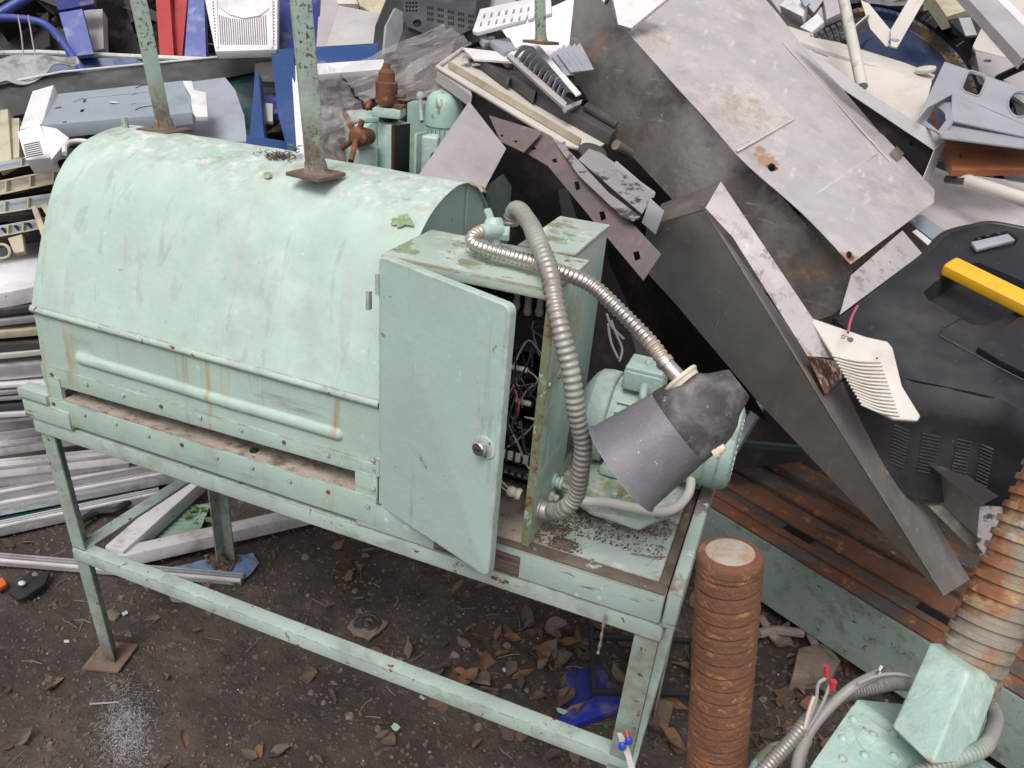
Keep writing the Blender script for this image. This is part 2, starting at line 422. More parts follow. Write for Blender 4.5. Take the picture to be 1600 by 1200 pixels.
mm('screw_worn', (.27, .24, .19), .55, layers=[
    dict(color=(.38, .54, .46), scale=6, lo=.38, hi=.5, z=(.15, .06)), dict(color=(.24, .10, .045), scale=9, lo=.42, hi=.50, rough=.85),
    dict(color=(.36, .24, .12), scale=28, lo=.55, hi=.64), dict(color=(.52, .50, .44), scale=18, lo=.56, hi=.66, amt=.6)], bump=[(60, .002)], var=.15)
mm('steel_cut', (.44, .40, .34), .6, metal=.3, layers=[dict(color=(.30, .20, .12), scale=34, lo=.44, hi=.58, amt=.8), dict(color=(.62, .60, .55), scale=60, lo=.62, hi=.66)], bump=[(120, .0015)])
mm('stainless', (.80, .765, .755), .42, metal=.7, layers=[
    dict(color=(.60, .565, .555), scale=5, lo=.42, hi=.62, amt=.7, rough=.55, metal=.5),
    dict(color=(.33, .28, .23), scale=14, lo=.60, hi=.72, amt=.75, rough=.8, scale2=3, lo2=.45, hi2=.58),
    dict(color=(.72, .70, .69), scale=12, stretch=(3, .4, 3), lo=.60, hi=.68, amt=.4, rough=.5, metal=.3),
    dict(color=(.16, .13, .11), scale=80, lo=.70, hi=.74, amt=.6)], bump=[(2.5, .010), (120, .0004)], var=.06)
mm('stainless_dirt_and_shade', (.30, .28, .26), .38, metal=.9, layers=[  # real grime over a darkened base that paints dim reflections
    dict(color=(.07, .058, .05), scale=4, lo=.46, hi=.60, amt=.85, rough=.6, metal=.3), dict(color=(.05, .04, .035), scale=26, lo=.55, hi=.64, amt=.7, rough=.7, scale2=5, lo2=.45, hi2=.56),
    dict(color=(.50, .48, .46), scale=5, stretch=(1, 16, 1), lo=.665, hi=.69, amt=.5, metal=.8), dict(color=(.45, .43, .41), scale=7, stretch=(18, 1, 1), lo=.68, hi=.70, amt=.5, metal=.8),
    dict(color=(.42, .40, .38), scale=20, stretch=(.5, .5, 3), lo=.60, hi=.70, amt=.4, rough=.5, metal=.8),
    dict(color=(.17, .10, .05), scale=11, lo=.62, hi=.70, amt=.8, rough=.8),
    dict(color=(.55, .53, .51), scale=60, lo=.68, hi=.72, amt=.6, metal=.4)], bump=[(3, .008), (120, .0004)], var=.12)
mm('steel_strip', (.235, .20, .19), .45, metal=.75, layers=[
    dict(color=(.25, .165, .15), scale=6, lo=.48, hi=.6, amt=.6, metal=.6), dict(color=(.13, .09, .07), scale=16, lo=.56, hi=.68, amt=.8, rough=.8),
    dict(color=(.30, .14, .05), scale=22, lo=.62, hi=.70, rough=.85)], bump=[(5, .006), (140, .0006)], var=.12)
mm('grimy_steel', (.34, .33, .33), .55, metal=.5, layers=[
    dict(color=(.05, .04, .035), scale=26, lo=.50, hi=.56, rough=.9, scale2=6, lo2=.4, hi2=.5), dict(color=(.5, .49, .48), scale=14, lo=.6, hi=.7, amt=.5)], bump=[(120, .0015)], var=.1)
mm('flange_steel', (.42, .395, .39), .62, metal=.35, layers=[
    dict(color=(.20, .165, .155), scale=34, lo=.53, hi=.60, amt=.75, rough=.7, scale2=5, lo2=.4, hi2=.55), dict(color=(.6, .58, .57), scale=9, lo=.54, hi=.66, amt=.5, metal=.5), dict(color=(.35, .18, .08), scale=20, lo=.68, hi=.72, rough=.85)], bump=[(3, .006), (160, .0006)])
mm('aluminium', (.62, .63, .65), .35, metal=.7, layers=[dict(color=(.30, .29, .28), scale=9, stretch=(.5, 3, 3), lo=.52, hi=.66, amt=.6)], bump=[(120, .0003)])
mm('window_white', (.60, .59, .59), .5, layers=[dict(color=(.28, .25, .22), scale=7, lo=.52, hi=.68, amt=.7), dict(color=(.13, .11, .09), scale=34, lo=.66, hi=.72)], bump=[(60, .0006)])
mm('frame_grey', (.30, .30, .31), .5, layers=[dict(color=(.18, .16, .145), scale=9, lo=.5, hi=.66, amt=.7)], bump=[(60, .0006)])
mm('teal_glass', (.02, .075, .075), .12, spec=.8, layers=[dict(color=(.13, .12, .10), scale=6, lo=.48, hi=.68, amt=.7, rough=.9)])
mm('white_plastic', (.66, .65, .66), .42, layers=[dict(color=(.42, .40, .38), scale=6, lo=.52, hi=.7, amt=.6), dict(color=(.16, .14, .12), scale=50, lo=.69, hi=.73)], bump=[(80, .0003)], var=.04)
mm('cream_plastic', (.53, .50, .455), .45, layers=[dict(color=(.36, .31, .25), scale=7, lo=.52, hi=.68, amt=.6), dict(color=(.14, .11, .085), scale=50, lo=.68, hi=.72)], bump=[(80, .0003)], var=.05)
mm('beige_frame', (.44, .40, .29), .55, layers=[dict(color=(.24, .20, .14), scale=12, lo=.5, hi=.66, amt=.7)], bump=[(80, .0005)], var=.08)
mm('grey_plastic', (.30, .31, .345), .45, layers=[dict(color=(.22, .22, .235), scale=7, lo=.5, hi=.68, amt=.6), dict(color=(.5, .5, .5), scale=60, lo=.68, hi=.72, amt=.5)], bump=[(300, .0002)], var=.05)
mm('warm_grey', (.36, .335, .335), .5, layers=[dict(color=(.25, .23, .225), scale=5, lo=.5, hi=.7, amt=.6), dict(color=(.10, .08, .07), scale=50, lo=.70, hi=.74)], bump=[(80, .0003)], var=.05)
mm('chassis_blue', (.29, .345, .385), .4, metal=.2, layers=[dict(color=(.18, .22, .24), scale=6, lo=.5, hi=.68, amt=.7), dict(color=(.4, .4, .4), scale=30, lo=.64, hi=.7, amt=.6)], bump=[(80, .0003)], var=.06)
mm('dark_grey', (.055, .053, .055), .5, layers=[dict(color=(.18, .17, .165), scale=12, lo=.55, hi=.68, amt=.6)], bump=[(120, .0006)], var=.1)
mm('black_plastic', (.014, .015, .018), .36, layers=[dict(color=(.05, .049, .049), scale=5, lo=.46, hi=.7, amt=.7, rough=.55), dict(color=(.13, .12, .115), scale=80, lo=.66, hi=.72, amt=.6, rough=.7)], bump=[(500, .0002), (90, .0003)], var=.08)
mm('black_rubber', (.018, .018, .02), .5, bump=[(90, .0005)])
mm('black_steel_and_shade', (.012, .011, .011), .75, spec=.2, layers=[dict(color=(.035, .03, .026), scale=8, lo=.5, hi=.65)], bump=[(60, .001)])  # near black: dark parts, and gap shade put into the colour
mm('yellow_plastic', (.72, .40, .02), .45, layers=[dict(color=(.40, .22, .03), scale=14, lo=.6, hi=.7, amt=.6), dict(color=(.12, .08, .04), scale=70, lo=.68, hi=.72, amt=.7)], bump=[(200, .0003)])
mm('blue_plastic', (.009, .048, .165), .4, layers=[dict(color=(.04, .07, .17), scale=8, lo=.5, hi=.68, amt=.6)], bump=[(60, .0006)], var=.1)
mm('blue_tube', (.035, .06, .28), .4, layers=[dict(color=(.15, .16, .3), scale=20, lo=.58, hi=.66)], bump=[(60, .0006)])
mm('dark_blue', (.012, .02, .15), .4, layers=[dict(color=(.14, .12, .10), scale=12, lo=.52, hi=.66, amt=.8)])
mm('red_paint', (.38, .03, .03), .45, layers=[dict(color=(.2, .03, .03), scale=8, lo=.5, hi=.66)])
mm('navy', (.012, .024, .07), .3, layers=[dict(color=(.06, .07, .10), scale=4, lo=.46, hi=.66, amt=.8, rough=.5), dict(color=(.2, .17, .13), scale=14, lo=.62, hi=.70, amt=.6, rough=.8)], bump=[(4, .006)])
mm('navy_ochre', (.10, .075, .05), .6, layers=[dict(color=(.02, .035, .09), scale=5, lo=.44, hi=.54), dict(color=(.30, .18, .06), scale=9, lo=.55, hi=.65)])
mm('wood_orange', (.36, .135, .055), .38, layers=[dict(color=(.20, .07, .035), scale=5, stretch=(.6, 1, 9), lo=.4, hi=.65, amt=.8), dict(color=(.45, .20, .09), scale=20, stretch=(.3, .5, 9), lo=.55, hi=.7, amt=.6)], var=.1)
mm('lamp_shade', (.13, .128, .142), .42, layers=[dict(color=(.24, .235, .245), scale=6, lo=.42, hi=.64, amt=.5), dict(color=(.6, .6, .58), scale=190, lo=.66, hi=.69, amt=.85), dict(kind='edge', color=(.3, .28, .26), scale=20, lo=.4, hi=.5, radius=.003)], bump=[(180, .0007)], var=.06)
mm('lamp_housing', (.045, .045, .05), .55, layers=[dict(color=(.24, .23, .225), scale=13, lo=.45, hi=.64, amt=.65, dist=.3), dict(color=(.34, .31, .30), scale=70, lo=.64, hi=.70, amt=.7)], bump=[(120, .0008)], var=.1)
mm('hose_grey', (.36, .34, .31), .45, metal=.5, layers=[dict(color=(.24, .32, .26), scale=8, lo=.45, hi=.6, amt=.7), dict(color=(.17, .13, .11), scale=30, lo=.56, hi=.66, amt=.7)], var=.12)
mm('hose_steel', (.56, .53, .48), .32, metal=.9, layers=[dict(color=(.38, .25, .13), scale=14, lo=.54, hi=.66, amt=.7, rough=.6), dict(color=(.2, .17, .14), scale=40, lo=.6, hi=.68, amt=.6)], var=.1)
mm('chrome', (.7, .7, .7), .15, metal=1)
mm('porcelain', (.62, .56, .46), .4)
mm('pvc_white', (.52, .51, .46), .4, layers=[dict(color=(.2, .17, .14), scale=16, lo=.55, hi=.66, amt=.7)])
mm('green_sheet', (.16, .26, .19), .6, layers=[dict(color=(.13, .11, .09), scale=8, lo=.5, hi=.66, amt=.6)])
mm('blue_cloth', (.13, .23, .40), .8, layers=[dict(color=(.12, .10, .08), scale=9, lo=.52, hi=.66, amt=.8)], bump=[(60, .002)])
mm('rag', (.34, .36, .35), .9, layers=[dict(color=(.16, .16, .15), scale=14, lo=.5, hi=.64)], bump=[(50, .004)])
mm('glass_wool', (.52, .54, .56), .8)
mm('red_wire', (.5, .03, .05), .4); mm('wire_grey', (.30, .29, .28), .5); mm('wire_black', (.03, .03, .035), .4); mm('blue_cap', (.02, .07, .5), .35)
mm('orange', (.7, .13, .02), .5); mm('pink_wire', (.45, .08, .14), .4)
mm('stone', (.20, .155, .125), .9, layers=[dict(color=(.12, .09, .07), scale=12, lo=.5, hi=.64)], bump=[(40, .006), (160, .002)], var=.15)
mm('driftwood', (.22, .18, .155), .85, layers=[dict(color=(.14, .11, .10), scale=12, stretch=(1, 4, 1), lo=.5, hi=.64)], bump=[(60, .003)])
mm('weed_leaf', (.07, .15, .03), .5, var=.2, vscale=40)
mm('hedge_leaf', (.03, .06, .02), .6, var=.3, vscale=10)
mm('bark', (.09, .07, .05), .9)
mm('paint_chip_green', (.19, .27, .125), .6, layers=[dict(color=(.25, .33, .2), scale=40, lo=.5, hi=.6)], bump=[(160, .0008)])
mm('torn_tape', (.42, .30, .14), .6, layers=[dict(color=(.25, .12, .05), scale=30, lo=.5, hi=.6)])
for i, c in enumerate([(.135, .088, .06), (.10, .072, .055), (.21, .11, .055), (.17, .13, .10)]):
    mm('dry_leaf_%s' % 'abcd'[i], c, .75, layers=[dict(color=tuple(x*.45 for x in c), scale=60, lo=.5, hi=.6)], bump=[(160, .001)], var=.25, vscale=30)
mm('soil', (.045, .034, .027), .92, layers=[
    dict(color=(.088, .069, .055), scale=2.2, lo=.42, hi=.62, amt=.75),
    dict(color=(.030, .023, .019), scale=3.3, lo=.5, hi=.62, amt=.8),
    dict(color=(.15, .12, .095), scale=45, lo=.58, hi=.68, amt=.7),
    dict(color=(.022, .017, .014), scale=60, lo=.58, hi=.66, amt=.8),
    dict(color=(.30, .27, .23), scale=150, lo=.68, hi=.71)], bump=[(30, .008), (110, .005), (420, .0018)], var=.2, vscale=9)
mm('pebble', (.155, .125, .10), .85, var=.35, vscale=25); mm('flake_white', (.5, .52, .47), .7, var=.3, vscale=20); mm('flake_mint', (.34, .48, .40), .6)
mm('crumb', (.12, .088, .065), .9, var=.3, vscale=40)
# crumpled polythene: thin sheet, part see-through
mt = bpy.data.materials.new('polythene'); mt.use_nodes = True; nt = mt.node_tree; N = nt.nodes; N.clear()
om = N.new('ShaderNodeOutputMaterial'); a = N.new('ShaderNodeBsdfTransparent'); b = N.new('ShaderNodeBsdfPrincipled'); tl = N.new('ShaderNodeBsdfTranslucent')
b.inputs['Base Color'].default_value = (.66, .62, .61, 1); b.inputs['Roughness'].default_value = .16; tl.inputs[0].default_value = (.8, .75, .74, 1)
tc = N.new('ShaderNodeTexCoord'); nn = N.new('ShaderNodeTexNoise'); nn.inputs['Scale'].default_value = 4; nn.inputs['Detail'].default_value = 5
nn.inputs['Distortion'].default_value = 1.5
bp = N.new('ShaderNodeBump'); bp.inputs['Distance'].default_value = .006
mr = N.new('ShaderNodeMapRange'); mr.inputs[1].default_value = .35; mr.inputs[2].default_value = .65; mr.inputs[3].default_value = .16; mr.inputs[4].default_value = .5
m1 = N.new('ShaderNodeMixShader'); m2 = N.new('ShaderNodeMixShader'); m1.inputs[0].default_value = .4; L = nt.links
L.new(tc.outputs['Object'], nn.inputs['Vector']); L.new(nn.outputs[0], bp.inputs['Height']); L.new(bp.outputs[0], b.inputs['Normal'])
L.new(nn.outputs[0], mr.inputs[0]); L.new(b.outputs[0], m1.inputs[1]); L.new(tl.outputs[0], m1.inputs[2])
L.new(mr.outputs[0], m2.inputs[0]); L.new(a.outputs[0], m2.inputs[1]); L.new(m1.outputs[0], m2.inputs[2]); L.new(m2.outputs[0], om.inputs[0])
M['polythene'] = mt
mm('rust_stain', (.28, .16, .09), .8, layers=[dict(color=(.17, .07, .03), scale=30, lo=.42, hi=.56), dict(color=(.58, .52, .47), scale=70, lo=.52, hi=.6)], bump=[(90, .001)], var=.2)
mm('trough_shaded', (.27, .255, .235), .28, metal=.9, layers=[dict(color=(.08, .07, .06), scale=3, lo=.45, hi=.65, amt=.75, rough=.5, metal=.6), dict(color=(.42, .40, .38), scale=5, stretch=(14, 1, 1), lo=.62, hi=.70, amt=.35, metal=.9), dict(color=(.4, .39, .37), scale=90, lo=.69, hi=.72, amt=.5)], bump=[(3, .005)], var=.1)  # shaded copy of the trough steel, dark reflections put into its base
mm('trough_face', (.42, .395, .375), .42, metal=.75, layers=[dict(color=(.26, .235, .21), scale=4, lo=.45, hi=.65, amt=.7, metal=.5), dict(color=(.62, .60, .59), scale=50, lo=.62, hi=.70, amt=.6, rough=.6, metal=.4), dict(color=(.2, .1, .05), scale=14, lo=.66, hi=.72, amt=.6, rough=.8)], bump=[(3, .005), (140, .0005)], var=.1)
mm('flange_light', (.52, .505, .505), .45, metal=.3, layers=[dict(color=(.4, .38, .37), scale=9, lo=.52, hi=.68, amt=.5)], bump=[(120, .0005)])
mm('teal_dark', (.03, .05, .055), .4)
mm('window_grey', (.34, .34, .355), .45, layers=[dict(color=(.25, .24, .24), scale=6, lo=.5, hi=.68, amt=.5)])
mm('motor_rusty', (.33, .50, .43), .4, layers=[dict(color=(.22, .10, .05), scale=16, lo=.56, hi=.60, scale2=6, rough=.85), dict(color=(.5, .52, .44), scale=9, lo=.5, hi=.62, amt=.7)], bump=[(50, .0015)])
mm('white_sheet', (.72, .72, .74), .45, layers=[dict(color=(.5, .5, .5), scale=4, lo=.5, hi=.7, amt=.4)], var=.03)
mm('lt_grey', (.42, .41, .40), .5, layers=[dict(color=(.3, .28, .26), scale=7, lo=.5, hi=.68, amt=.5)])
mm('black_case', (.035, .037, .042), .42, layers=[dict(color=(.10, .10, .10), scale=9, lo=.5, hi=.66, amt=.5)])
mm('grey_gloss', (.085, .09, .09), .3, metal=.5, layers=[dict(color=(.13, .125, .12), scale=4, lo=.5, hi=.65, amt=.6)], var=.1)
mm('tray_blue', (.30, .335, .38), .4, layers=[dict(color=(.22, .23, .25), scale=6, lo=.5, hi=.68, amt=.5)])
mm('grille_shadow', (.16, .15, .145), .7)
mm('blue_pale', (.10, .13, .34), .45, layers=[dict(color=(.25, .27, .42), scale=9, lo=.5, hi=.66)])
mm('orange_board', (.5, .26, .04), .6)
mm('slab_white', (.74, .74, .77), .5, layers=[dict(color=(.36, .34, .32), scale=6, lo=.52, hi=.7, amt=.6), dict(color=(.15, .12, .1), scale=60, lo=.68, hi=.71)], bump=[(60, .0006)])
mm('white_bar', (.48, .475, .48), .45, layers=[dict(color=(.22, .19, .165), scale=7, lo=.52, hi=.66, amt=.8), dict(color=(.1, .08, .06), scale=40, lo=.64, hi=.70)], bump=[(50, .0008)])
mm('cap_black', (.03, .03, .03), .6, layers=[dict(color=(.17, .15, .13), scale=18, lo=.5, hi=.62)])
mm('blue_deep', (.015, .025, .24), .35, layers=[dict(color=(.12, .11, .10), scale=10, lo=.55, hi=.66, amt=.7)])
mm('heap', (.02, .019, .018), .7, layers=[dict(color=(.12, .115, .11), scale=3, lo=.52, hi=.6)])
mm('grime_weld', (.17, .14, .115), .9, layers=[dict(color=(.30, .27, .22), scale=40, lo=.5, hi=.6)], bump=[(60, .004)])
mm('way_dark', (.10, .088, .078), .6, metal=.3, layers=[dict(color=(.17, .08, .04), scale=8, lo=.5, hi=.62, amt=.8), dict(color=(.22, .21, .20), scale=14, stretch=(1, 5, 1), lo=.58, hi=.68, amt=.6)], bump=[(60, .001)], var=.2)
mm('tray_dark', (.10, .095, .09), .5, metal=.6, layers=[dict(color=(.22, .19, .17), scale=9, lo=.5, hi=.64, amt=.6)], var=.15)
mm('board_dirt', (.17, .125, .092), .95, var=.35, vscale=60)

def plh(poly, holes=()):
    pts, n = pl(poly)
    return pts, n, [[PN(x, y, pts[0], n) for x, y in h] for h in holes]
def ring(cx, cy, rx, ry=None, n=12, a=0):
    ry = ry or rx
    return [(cx+rx*math.cos(t)*math.cos(a)-ry*math.sin(t)*math.sin(a), cy+rx*math.cos(t)*math.sin(a)+ry*math.sin(t)*math.cos(a)) for t in [2*math.pi*i/n for i in range(n)]]
def sheet(name, poly, t, mat, parent=None, holes=(), wob=0, res=0, bevel=0, **kw):
    pts, n, hs = plh(poly, holes)
    return B().plate(pts, n, t, hs, wob=wob, res=res, seed=len(ROOT)).out(name, M[mat], parent, bevel=bevel, **kw)

# ================================================================ THE SETTING
def gz(x, y):
    h = .020*noise.noise(V((x*2.1, y*2.1, 3)))+.009*noise.noise(V((x*8, y*8, 7)))
    if abs(x) < 4 and -1 < y < 4:
        h += .005*noise.noise(V((x*26, y*26, 1)))+.003*abs(noise.noise(V((x*60, y*60, 5))))
    s = min(max((y-2.75)/1.1, 0), 1); s = s*s*(3-2*s)
    h += 1.02*s+.06*s*noise.noise(V((x*3, y*3, 9)))
    return h-.006
def axis_pts(lo, hi, step, far):
    a = [lo+i*step for i in range(int((hi-lo)/step)+1)]; d = step
    x = a[-1]
    while x < far: d *= 1.35; x += d; a.append(x)
    d = step; x = a[0]; pre = []
    while x > -far: d *= 1.35; x -= d; pre.append(x)
    return pre[::-1]+a
xs = axis_pts(-2.3, .75, .0115, 120); ys = axis_pts(.35, 2.6, .0115, 120)
bm = B(); gv = [[bm.bm.verts.new((x, y, gz(x, y))) for y in ys] for x in xs]
for i in range(len(xs)-1):
    for j in range(len(ys)-1): bm.bm.faces.new([gv[i][j], gv[i+1][j], gv[i+1][j+1], gv[i][j+1]])
me = bpy.data.meshes.new('ground'); bm.bm.normal_update(); bm.bm.to_mesh(me); bm.bm.free()
me.materials.append(M['soil']); me.shade_smooth()
ground = bpy.data.objects.new('ground', me); COL.objects.link(ground); ground['kind'] = 'structure'; ROOT['ground'] = V((0, 0, 0))

def rnd_ground(poly=None, box=(-2.2, .7, .4, 2.5)):
    while True:
        x, y = random.uniform(box[0], box[1]), random.uniform(box[2], box[3])
        return x, y
def crumbs(name, mat, n, r0, r1, kind=1, zs=.6):
    b = B()
    for _ in range(n):
        x, y = rnd_ground(); r = random.uniform(r0, r1)**1.0
        z = gz(x, y)
        k = random.randint(4, 6); top = []; a0 = random.random()*6
        # irregular low stone: jittered ring and peak
        ringv = [b.bm.verts.new((x+math.cos(a0+i*2*math.pi/k)*r*random.uniform(.7, 1.2), y+math.sin(a0+i*2*math.pi/k)*r*random.uniform(.6, 1.1), z-.001)) for i in range(k)]
        mid = [b.bm.verts.new(v.co.lerp(V((x, y, 0)), .35) * 1) for v in ringv]
        for v in mid: v.co.z = z+r*zs*random.uniform(.6, 1)
        for i in range(k): b.bm.faces.new([ringv[i], ringv[(i+1) % k], mid[(i+1) % k], mid[i]])
        b.bm.faces.new(mid)
    return b.out(name, M[mat], ground, kind='stuff', flat=True)
crumbs('gravel', 'pebble', 3200, .0018, .006)
crumbs('stones', 'pebble', 260, .006, .015)
crumbs('grit', 'flake_white', 900, .0007, .0016, zs=.5)
crumbs('soil_crumbs', 'crumb', 5200, .002, .0075, zs=.9)
crumbs('paint_flakes', 'flake_white', 620, .0012, .0036, zs=.15)
crumbs('mint_flakes', 'flake_mint', 50, .003, .008, zs=.15)
# fine twigs and straws in the soil
b = B()
for _ in range(260):
    x, y = rnd_ground(); a = random.random()*math.pi; L_ = random.uniform(.015, .06); z = gz(x, y)+.003
    p = V((x, y, z)); q = p+V((math.cos(a), math.sin(a), random.uniform(-.05, .12)))*L_
    mid_ = (p+q)/2+V((random.uniform(-.1, .1)*L_, random.uniform(-.1, .1)*L_, .002))
    b.tube([p, mid_, q], random.uniform(.0006, .0014), 4)
b.out('twigs', M['driftwood'], ground, kind='stuff')

# fallen leaves: single curled leaves, each an object of its own
leafm = []
def leaf_mesh(k):
    b = B(); L_ = 1; wd = random.uniform(.15, .27); curl = random.uniform(-1.3, 1.3); tw = random.uniform(-.9, .9); cup = random.uniform(.2, 1.3)
    def fn(u, v):
        s = u*L_; ww = wd*math.sin(math.pi*min(1, u**.75))*(1+.05*math.sin(u*13+k)); t = (v-.5)*2
        y = t*ww; z = cup*abs(t)**1.3*ww+.035*math.sin(u*9+k)*t
        a = curl*u; c = V((math.sin(a)/max(.1, abs(curl)) if curl else s, 0, 0))
        x = s*math.cos(curl*u*.5); zz = s*math.sin(curl*u*.5)*.55
        ca, sa = math.cos(tw*u), math.sin(tw*u)
        return V((x, y*ca-z*sa, abs(zz)*.8+y*sa*.6+z*ca))
    b.grid(12, 6, fn)
    bm = b.bm; bmesh.ops.remove_doubles(bm, verts=bm.verts, dist=.001)
    for f in bm.faces: f.smooth = True
    me = bpy.data.meshes.new('dead_leaf'); bm.to_mesh(me); bm.free(); me.materials.append(M['dry_leaf_%s' % 'abcd'[k % 4]]); return me
leafm = [leaf_mesh(k) for k in range(12)]
def leaf_at(x, y, sz, dz=0):
    o = bpy.data.objects.new('dead_leaf', random.choice(leafm)); COL.objects.link(o); o.parent = ground
    o.location = (x, y, gz(x, y)+.004+dz); o.rotation_euler = (random.uniform(-.9, .9), random.uniform(-.5, .4), random.uniform(0, 6.28)); o.scale = (sz, sz*random.uniform(.6, 1.7), sz*random.uniform(.5, 1.2))
def leaves_px(n, x0, x1, y0, y1, s0, s1):
    for _ in range(n):
        p = PZ(random.uniform(x0, x1), random.uniform(y0, y1), 0)
        leaf_at(p.x, p.y, random.uniform(s0, s1), random.uniform(0, .008))
leaves_px(60, 800, 1040, 905, 1040, .03, .09)
leaves_px(50, 800, 1040, 905, 1060, .015, .035)
leaves_px(26, 700, 900, 980, 1100, .05, .09)
leaves_px(16, 790, 1060, 1040, 1200, .05, .09)
leaves_px(46, 1190, 1330, 960, 1160, .03, .085)
leaves_px(70, 1180, 1340, 950, 1180, .012, .035)
leaves_px(30, 540, 760, 830, 940, .03, .07)
leaves_px(18, 1060, 1200, 900, 1200, .05, .09)
leaves_px(46, 0, 900, 830, 1200, .02, .05)
for x, y in ((22, 850), (598, 1018), (252, 968), (100, 1060), (285, 1140), (455, 1165), (780, 1145), (640, 1030), (690, 1040), (750, 1075), (860, 1120)):
    p = PZ(x, y, 0); leaf_at(p.x, p.y, .065)

# ================================================================ WORKBENCH (steel angle frame under a wooden top)
Y0, Y1, XL, XR = .98, 1.44, -1.415, -.052
bench = T('workbench', 'mint painted angle iron workbench with a weathered wooden top, carrying the hooded machine', 'workbench', (-.73, 1.2, 0))
ex, ey, ez_ = V((1, 0, 0)), V((0, 1, 0)), V((0, 0, 1))
FLt, FLb = V((XL, Y0, .705)), V((-1.375, Y0, .0))
BLt, BLb = V((XL+.03, Y1, .705)), V((-1.358, 1.415, .0))
FRt, FRb = V((XR, Y0, .705)), V((XR-.003, Y0-.01, .0))
BRt, BRb = V((XR, Y1, .705)), V((XR+.01, Y1, .0))
def leg(a, b_, d1, d2, w_=.038): return B().angle(b_, a, d1, d2, w_, .005).out('leg', M['leg_paint'], bench, bevel=.0012)
leg(FLt, FLb, ex, ey); l2 = leg(BLt, BLb, ex, -ey); l3 = leg(FRt, FRb, -ex, ey, .040); leg(BRt, BRb, -ex, -ey)
def rail(a, b_, d1, d2, w_=.034): return B().angle(a, b_, d1, d2, w_, .0045).out('rail', M['frame_paint'], bench, bevel=.0012)
rail(V((XL-.004, Y0-.006, .708)), V((XR+.004, Y0-.006, .708)), -ez_, ey)
rail(V((XL, Y1+.006, .708)), V((XR, Y1+.006, .708)), -ez_, -ey)
rail(V((XL-.006, Y0, .7085)), V((XL+.02, Y1, .7085)), -ez_, ex); rail(V((XR+.0065, Y0, .7085)), V((XR+.0065, Y1, .7085)), -ez_, -ex)
rail(V((-1.392, Y0-.005, .362)), V((XR, Y0-.005, .375)), -ez_, ey, .032)
rail(V((-1.394, Y0, .366)), V((-1.375, Y1-.01, .366)), -ez_, ex, .036)
rail(V((XR+.008, Y0, .37)), V((XR+.008, Y1, .37)), -ez_, -ex, .034)
fp = B().box(V((-1.368, .995, .006)), V((.047, .012, .004)), V((-.012, .045, 0)), V((0, 0, .004))).out('foot_plate', M['rust_plate'], bench, bevel=.0015)
B().box(V((-1.355, 1.40, .008)), V((.045, 0, 0)), V((0, .045, 0)), V((0, 0, .004))).out('foot_plate', M['rust_plate'], bench, bevel=.0015)
B().box(V((XR, Y0, .006)), V((.045, 0, 0)), V((0, .045, 0)), V((0, 0, .004))).out('foot_plate', M['rust_plate'], bench, bevel=.0015)
B().box(V((XR, Y1, .006)), V((.045, 0, 0)), V((0, .045, 0)), V((0, 0, .004))).out('foot_plate', M['rust_plate'], bench, bevel=.0015)
# wooden top: three boards, front edge board in two lengths, end board
ZT = .772
B().bx(-1.425, -.072, 1.000, 1.165, .742, ZT).out('board', M['board_paint'], bench, bevel=.002)
B().bx(-1.43, -.072, 1.168, 1.335, .742, ZT-.001).out('board', M['board_paint'], bench, bevel=.002)
B().bx(-1.42, -.072, 1.338, 1.50, .742, ZT).out('board', M['board_paint'], bench, bevel=.002)
B().bx(-.62, -.056, .972, .997, .7115, ZT-.003).out('edge_board', M['apron_paint'], bench, bevel=.0025)
B().bx(-.60, -.058, .9735, .9985, ZT-.0025, ZT+.001).out('bare_wood_strip', M['wood_edge'], bench, bevel=.001)
B().bx(-.46, -.30, .9685, .9715, .716, .757).out('bare_wood_patch', M['wood_edge'], bench, bevel=.001)
B().bx(-.0535, -.030, .968, 1.505, .7115, ZT+.012).out('end_board', M['apron_paint'], bench, bevel=.003)
B().bx(-.0715, -.056, .998, 1.50, .742, ZT+.0015).out('bare_wood_strip', M['wood_edge'], bench, bevel=.001)
B().bx(-1.43, -1.30, .968, .996, .7115, ZT-.018).out('edge_board', M['apron_paint'], bench, bevel=.003, label='stub of grey-green edge board at the left end')
B().bx(-1.436, -1.352, .966, .999, ZT-.014, ZT+.008).out('edge_board', M['apron_paint'], bench, bevel=.004)
# flaking paint slivers on the front rail under the hood
b = B()
for i in range(16):
    x = random.triangular(-.80, -.58, -.64); w0 = random.uniform(.006, .022); z0 = .7215-random.uniform(0, .006); hh = random.uniform(.002, .008)
    b.prism([V((x, .9705, z0+.004)), V((x+w0, .970, z0+.003)), V((x+w0*.9, .966, z0-hh*.4)), V((x+w0*.6, .963, z0-hh)), V((x+w0*.2, .966, z0-hh*.7))], V((0, .0008, 0)))
b.bm.free()
b = B()
for i in range(2000):
    x = random.uniform(-.285, -.08); y = 1.02+abs(random.gauss(0, 1))*.05+ (.03 if random.random() < .5 else .09)
    if random.random() < .35: x = random.choice((-.295, -.255))+random.gauss(0, .012); y = random.uniform(1.0, 1.12)
    if random.random() < .2: y = random.uniform(1.0, 1.03); x = -.24+random.gauss(0, .012)
    if y > 1.4 or x > -.075 or x < -.308: continue
    r = random.uniform(.0005, .0019)
    b.ball(V((x, y, ZT+r*.3)), r, sub=1, sq=(1, 1, .5)) if i % 6 == 0 else b.prism([V((x, y, ZT+.001)), V((x+r*2, y+r, ZT+.001)), V((x+r, y+r*3, ZT+.001))], V((0, 0, r)))
b.out('dirt_crumbs', M['board_dirt'], bench, kind='stuff', flat=True)
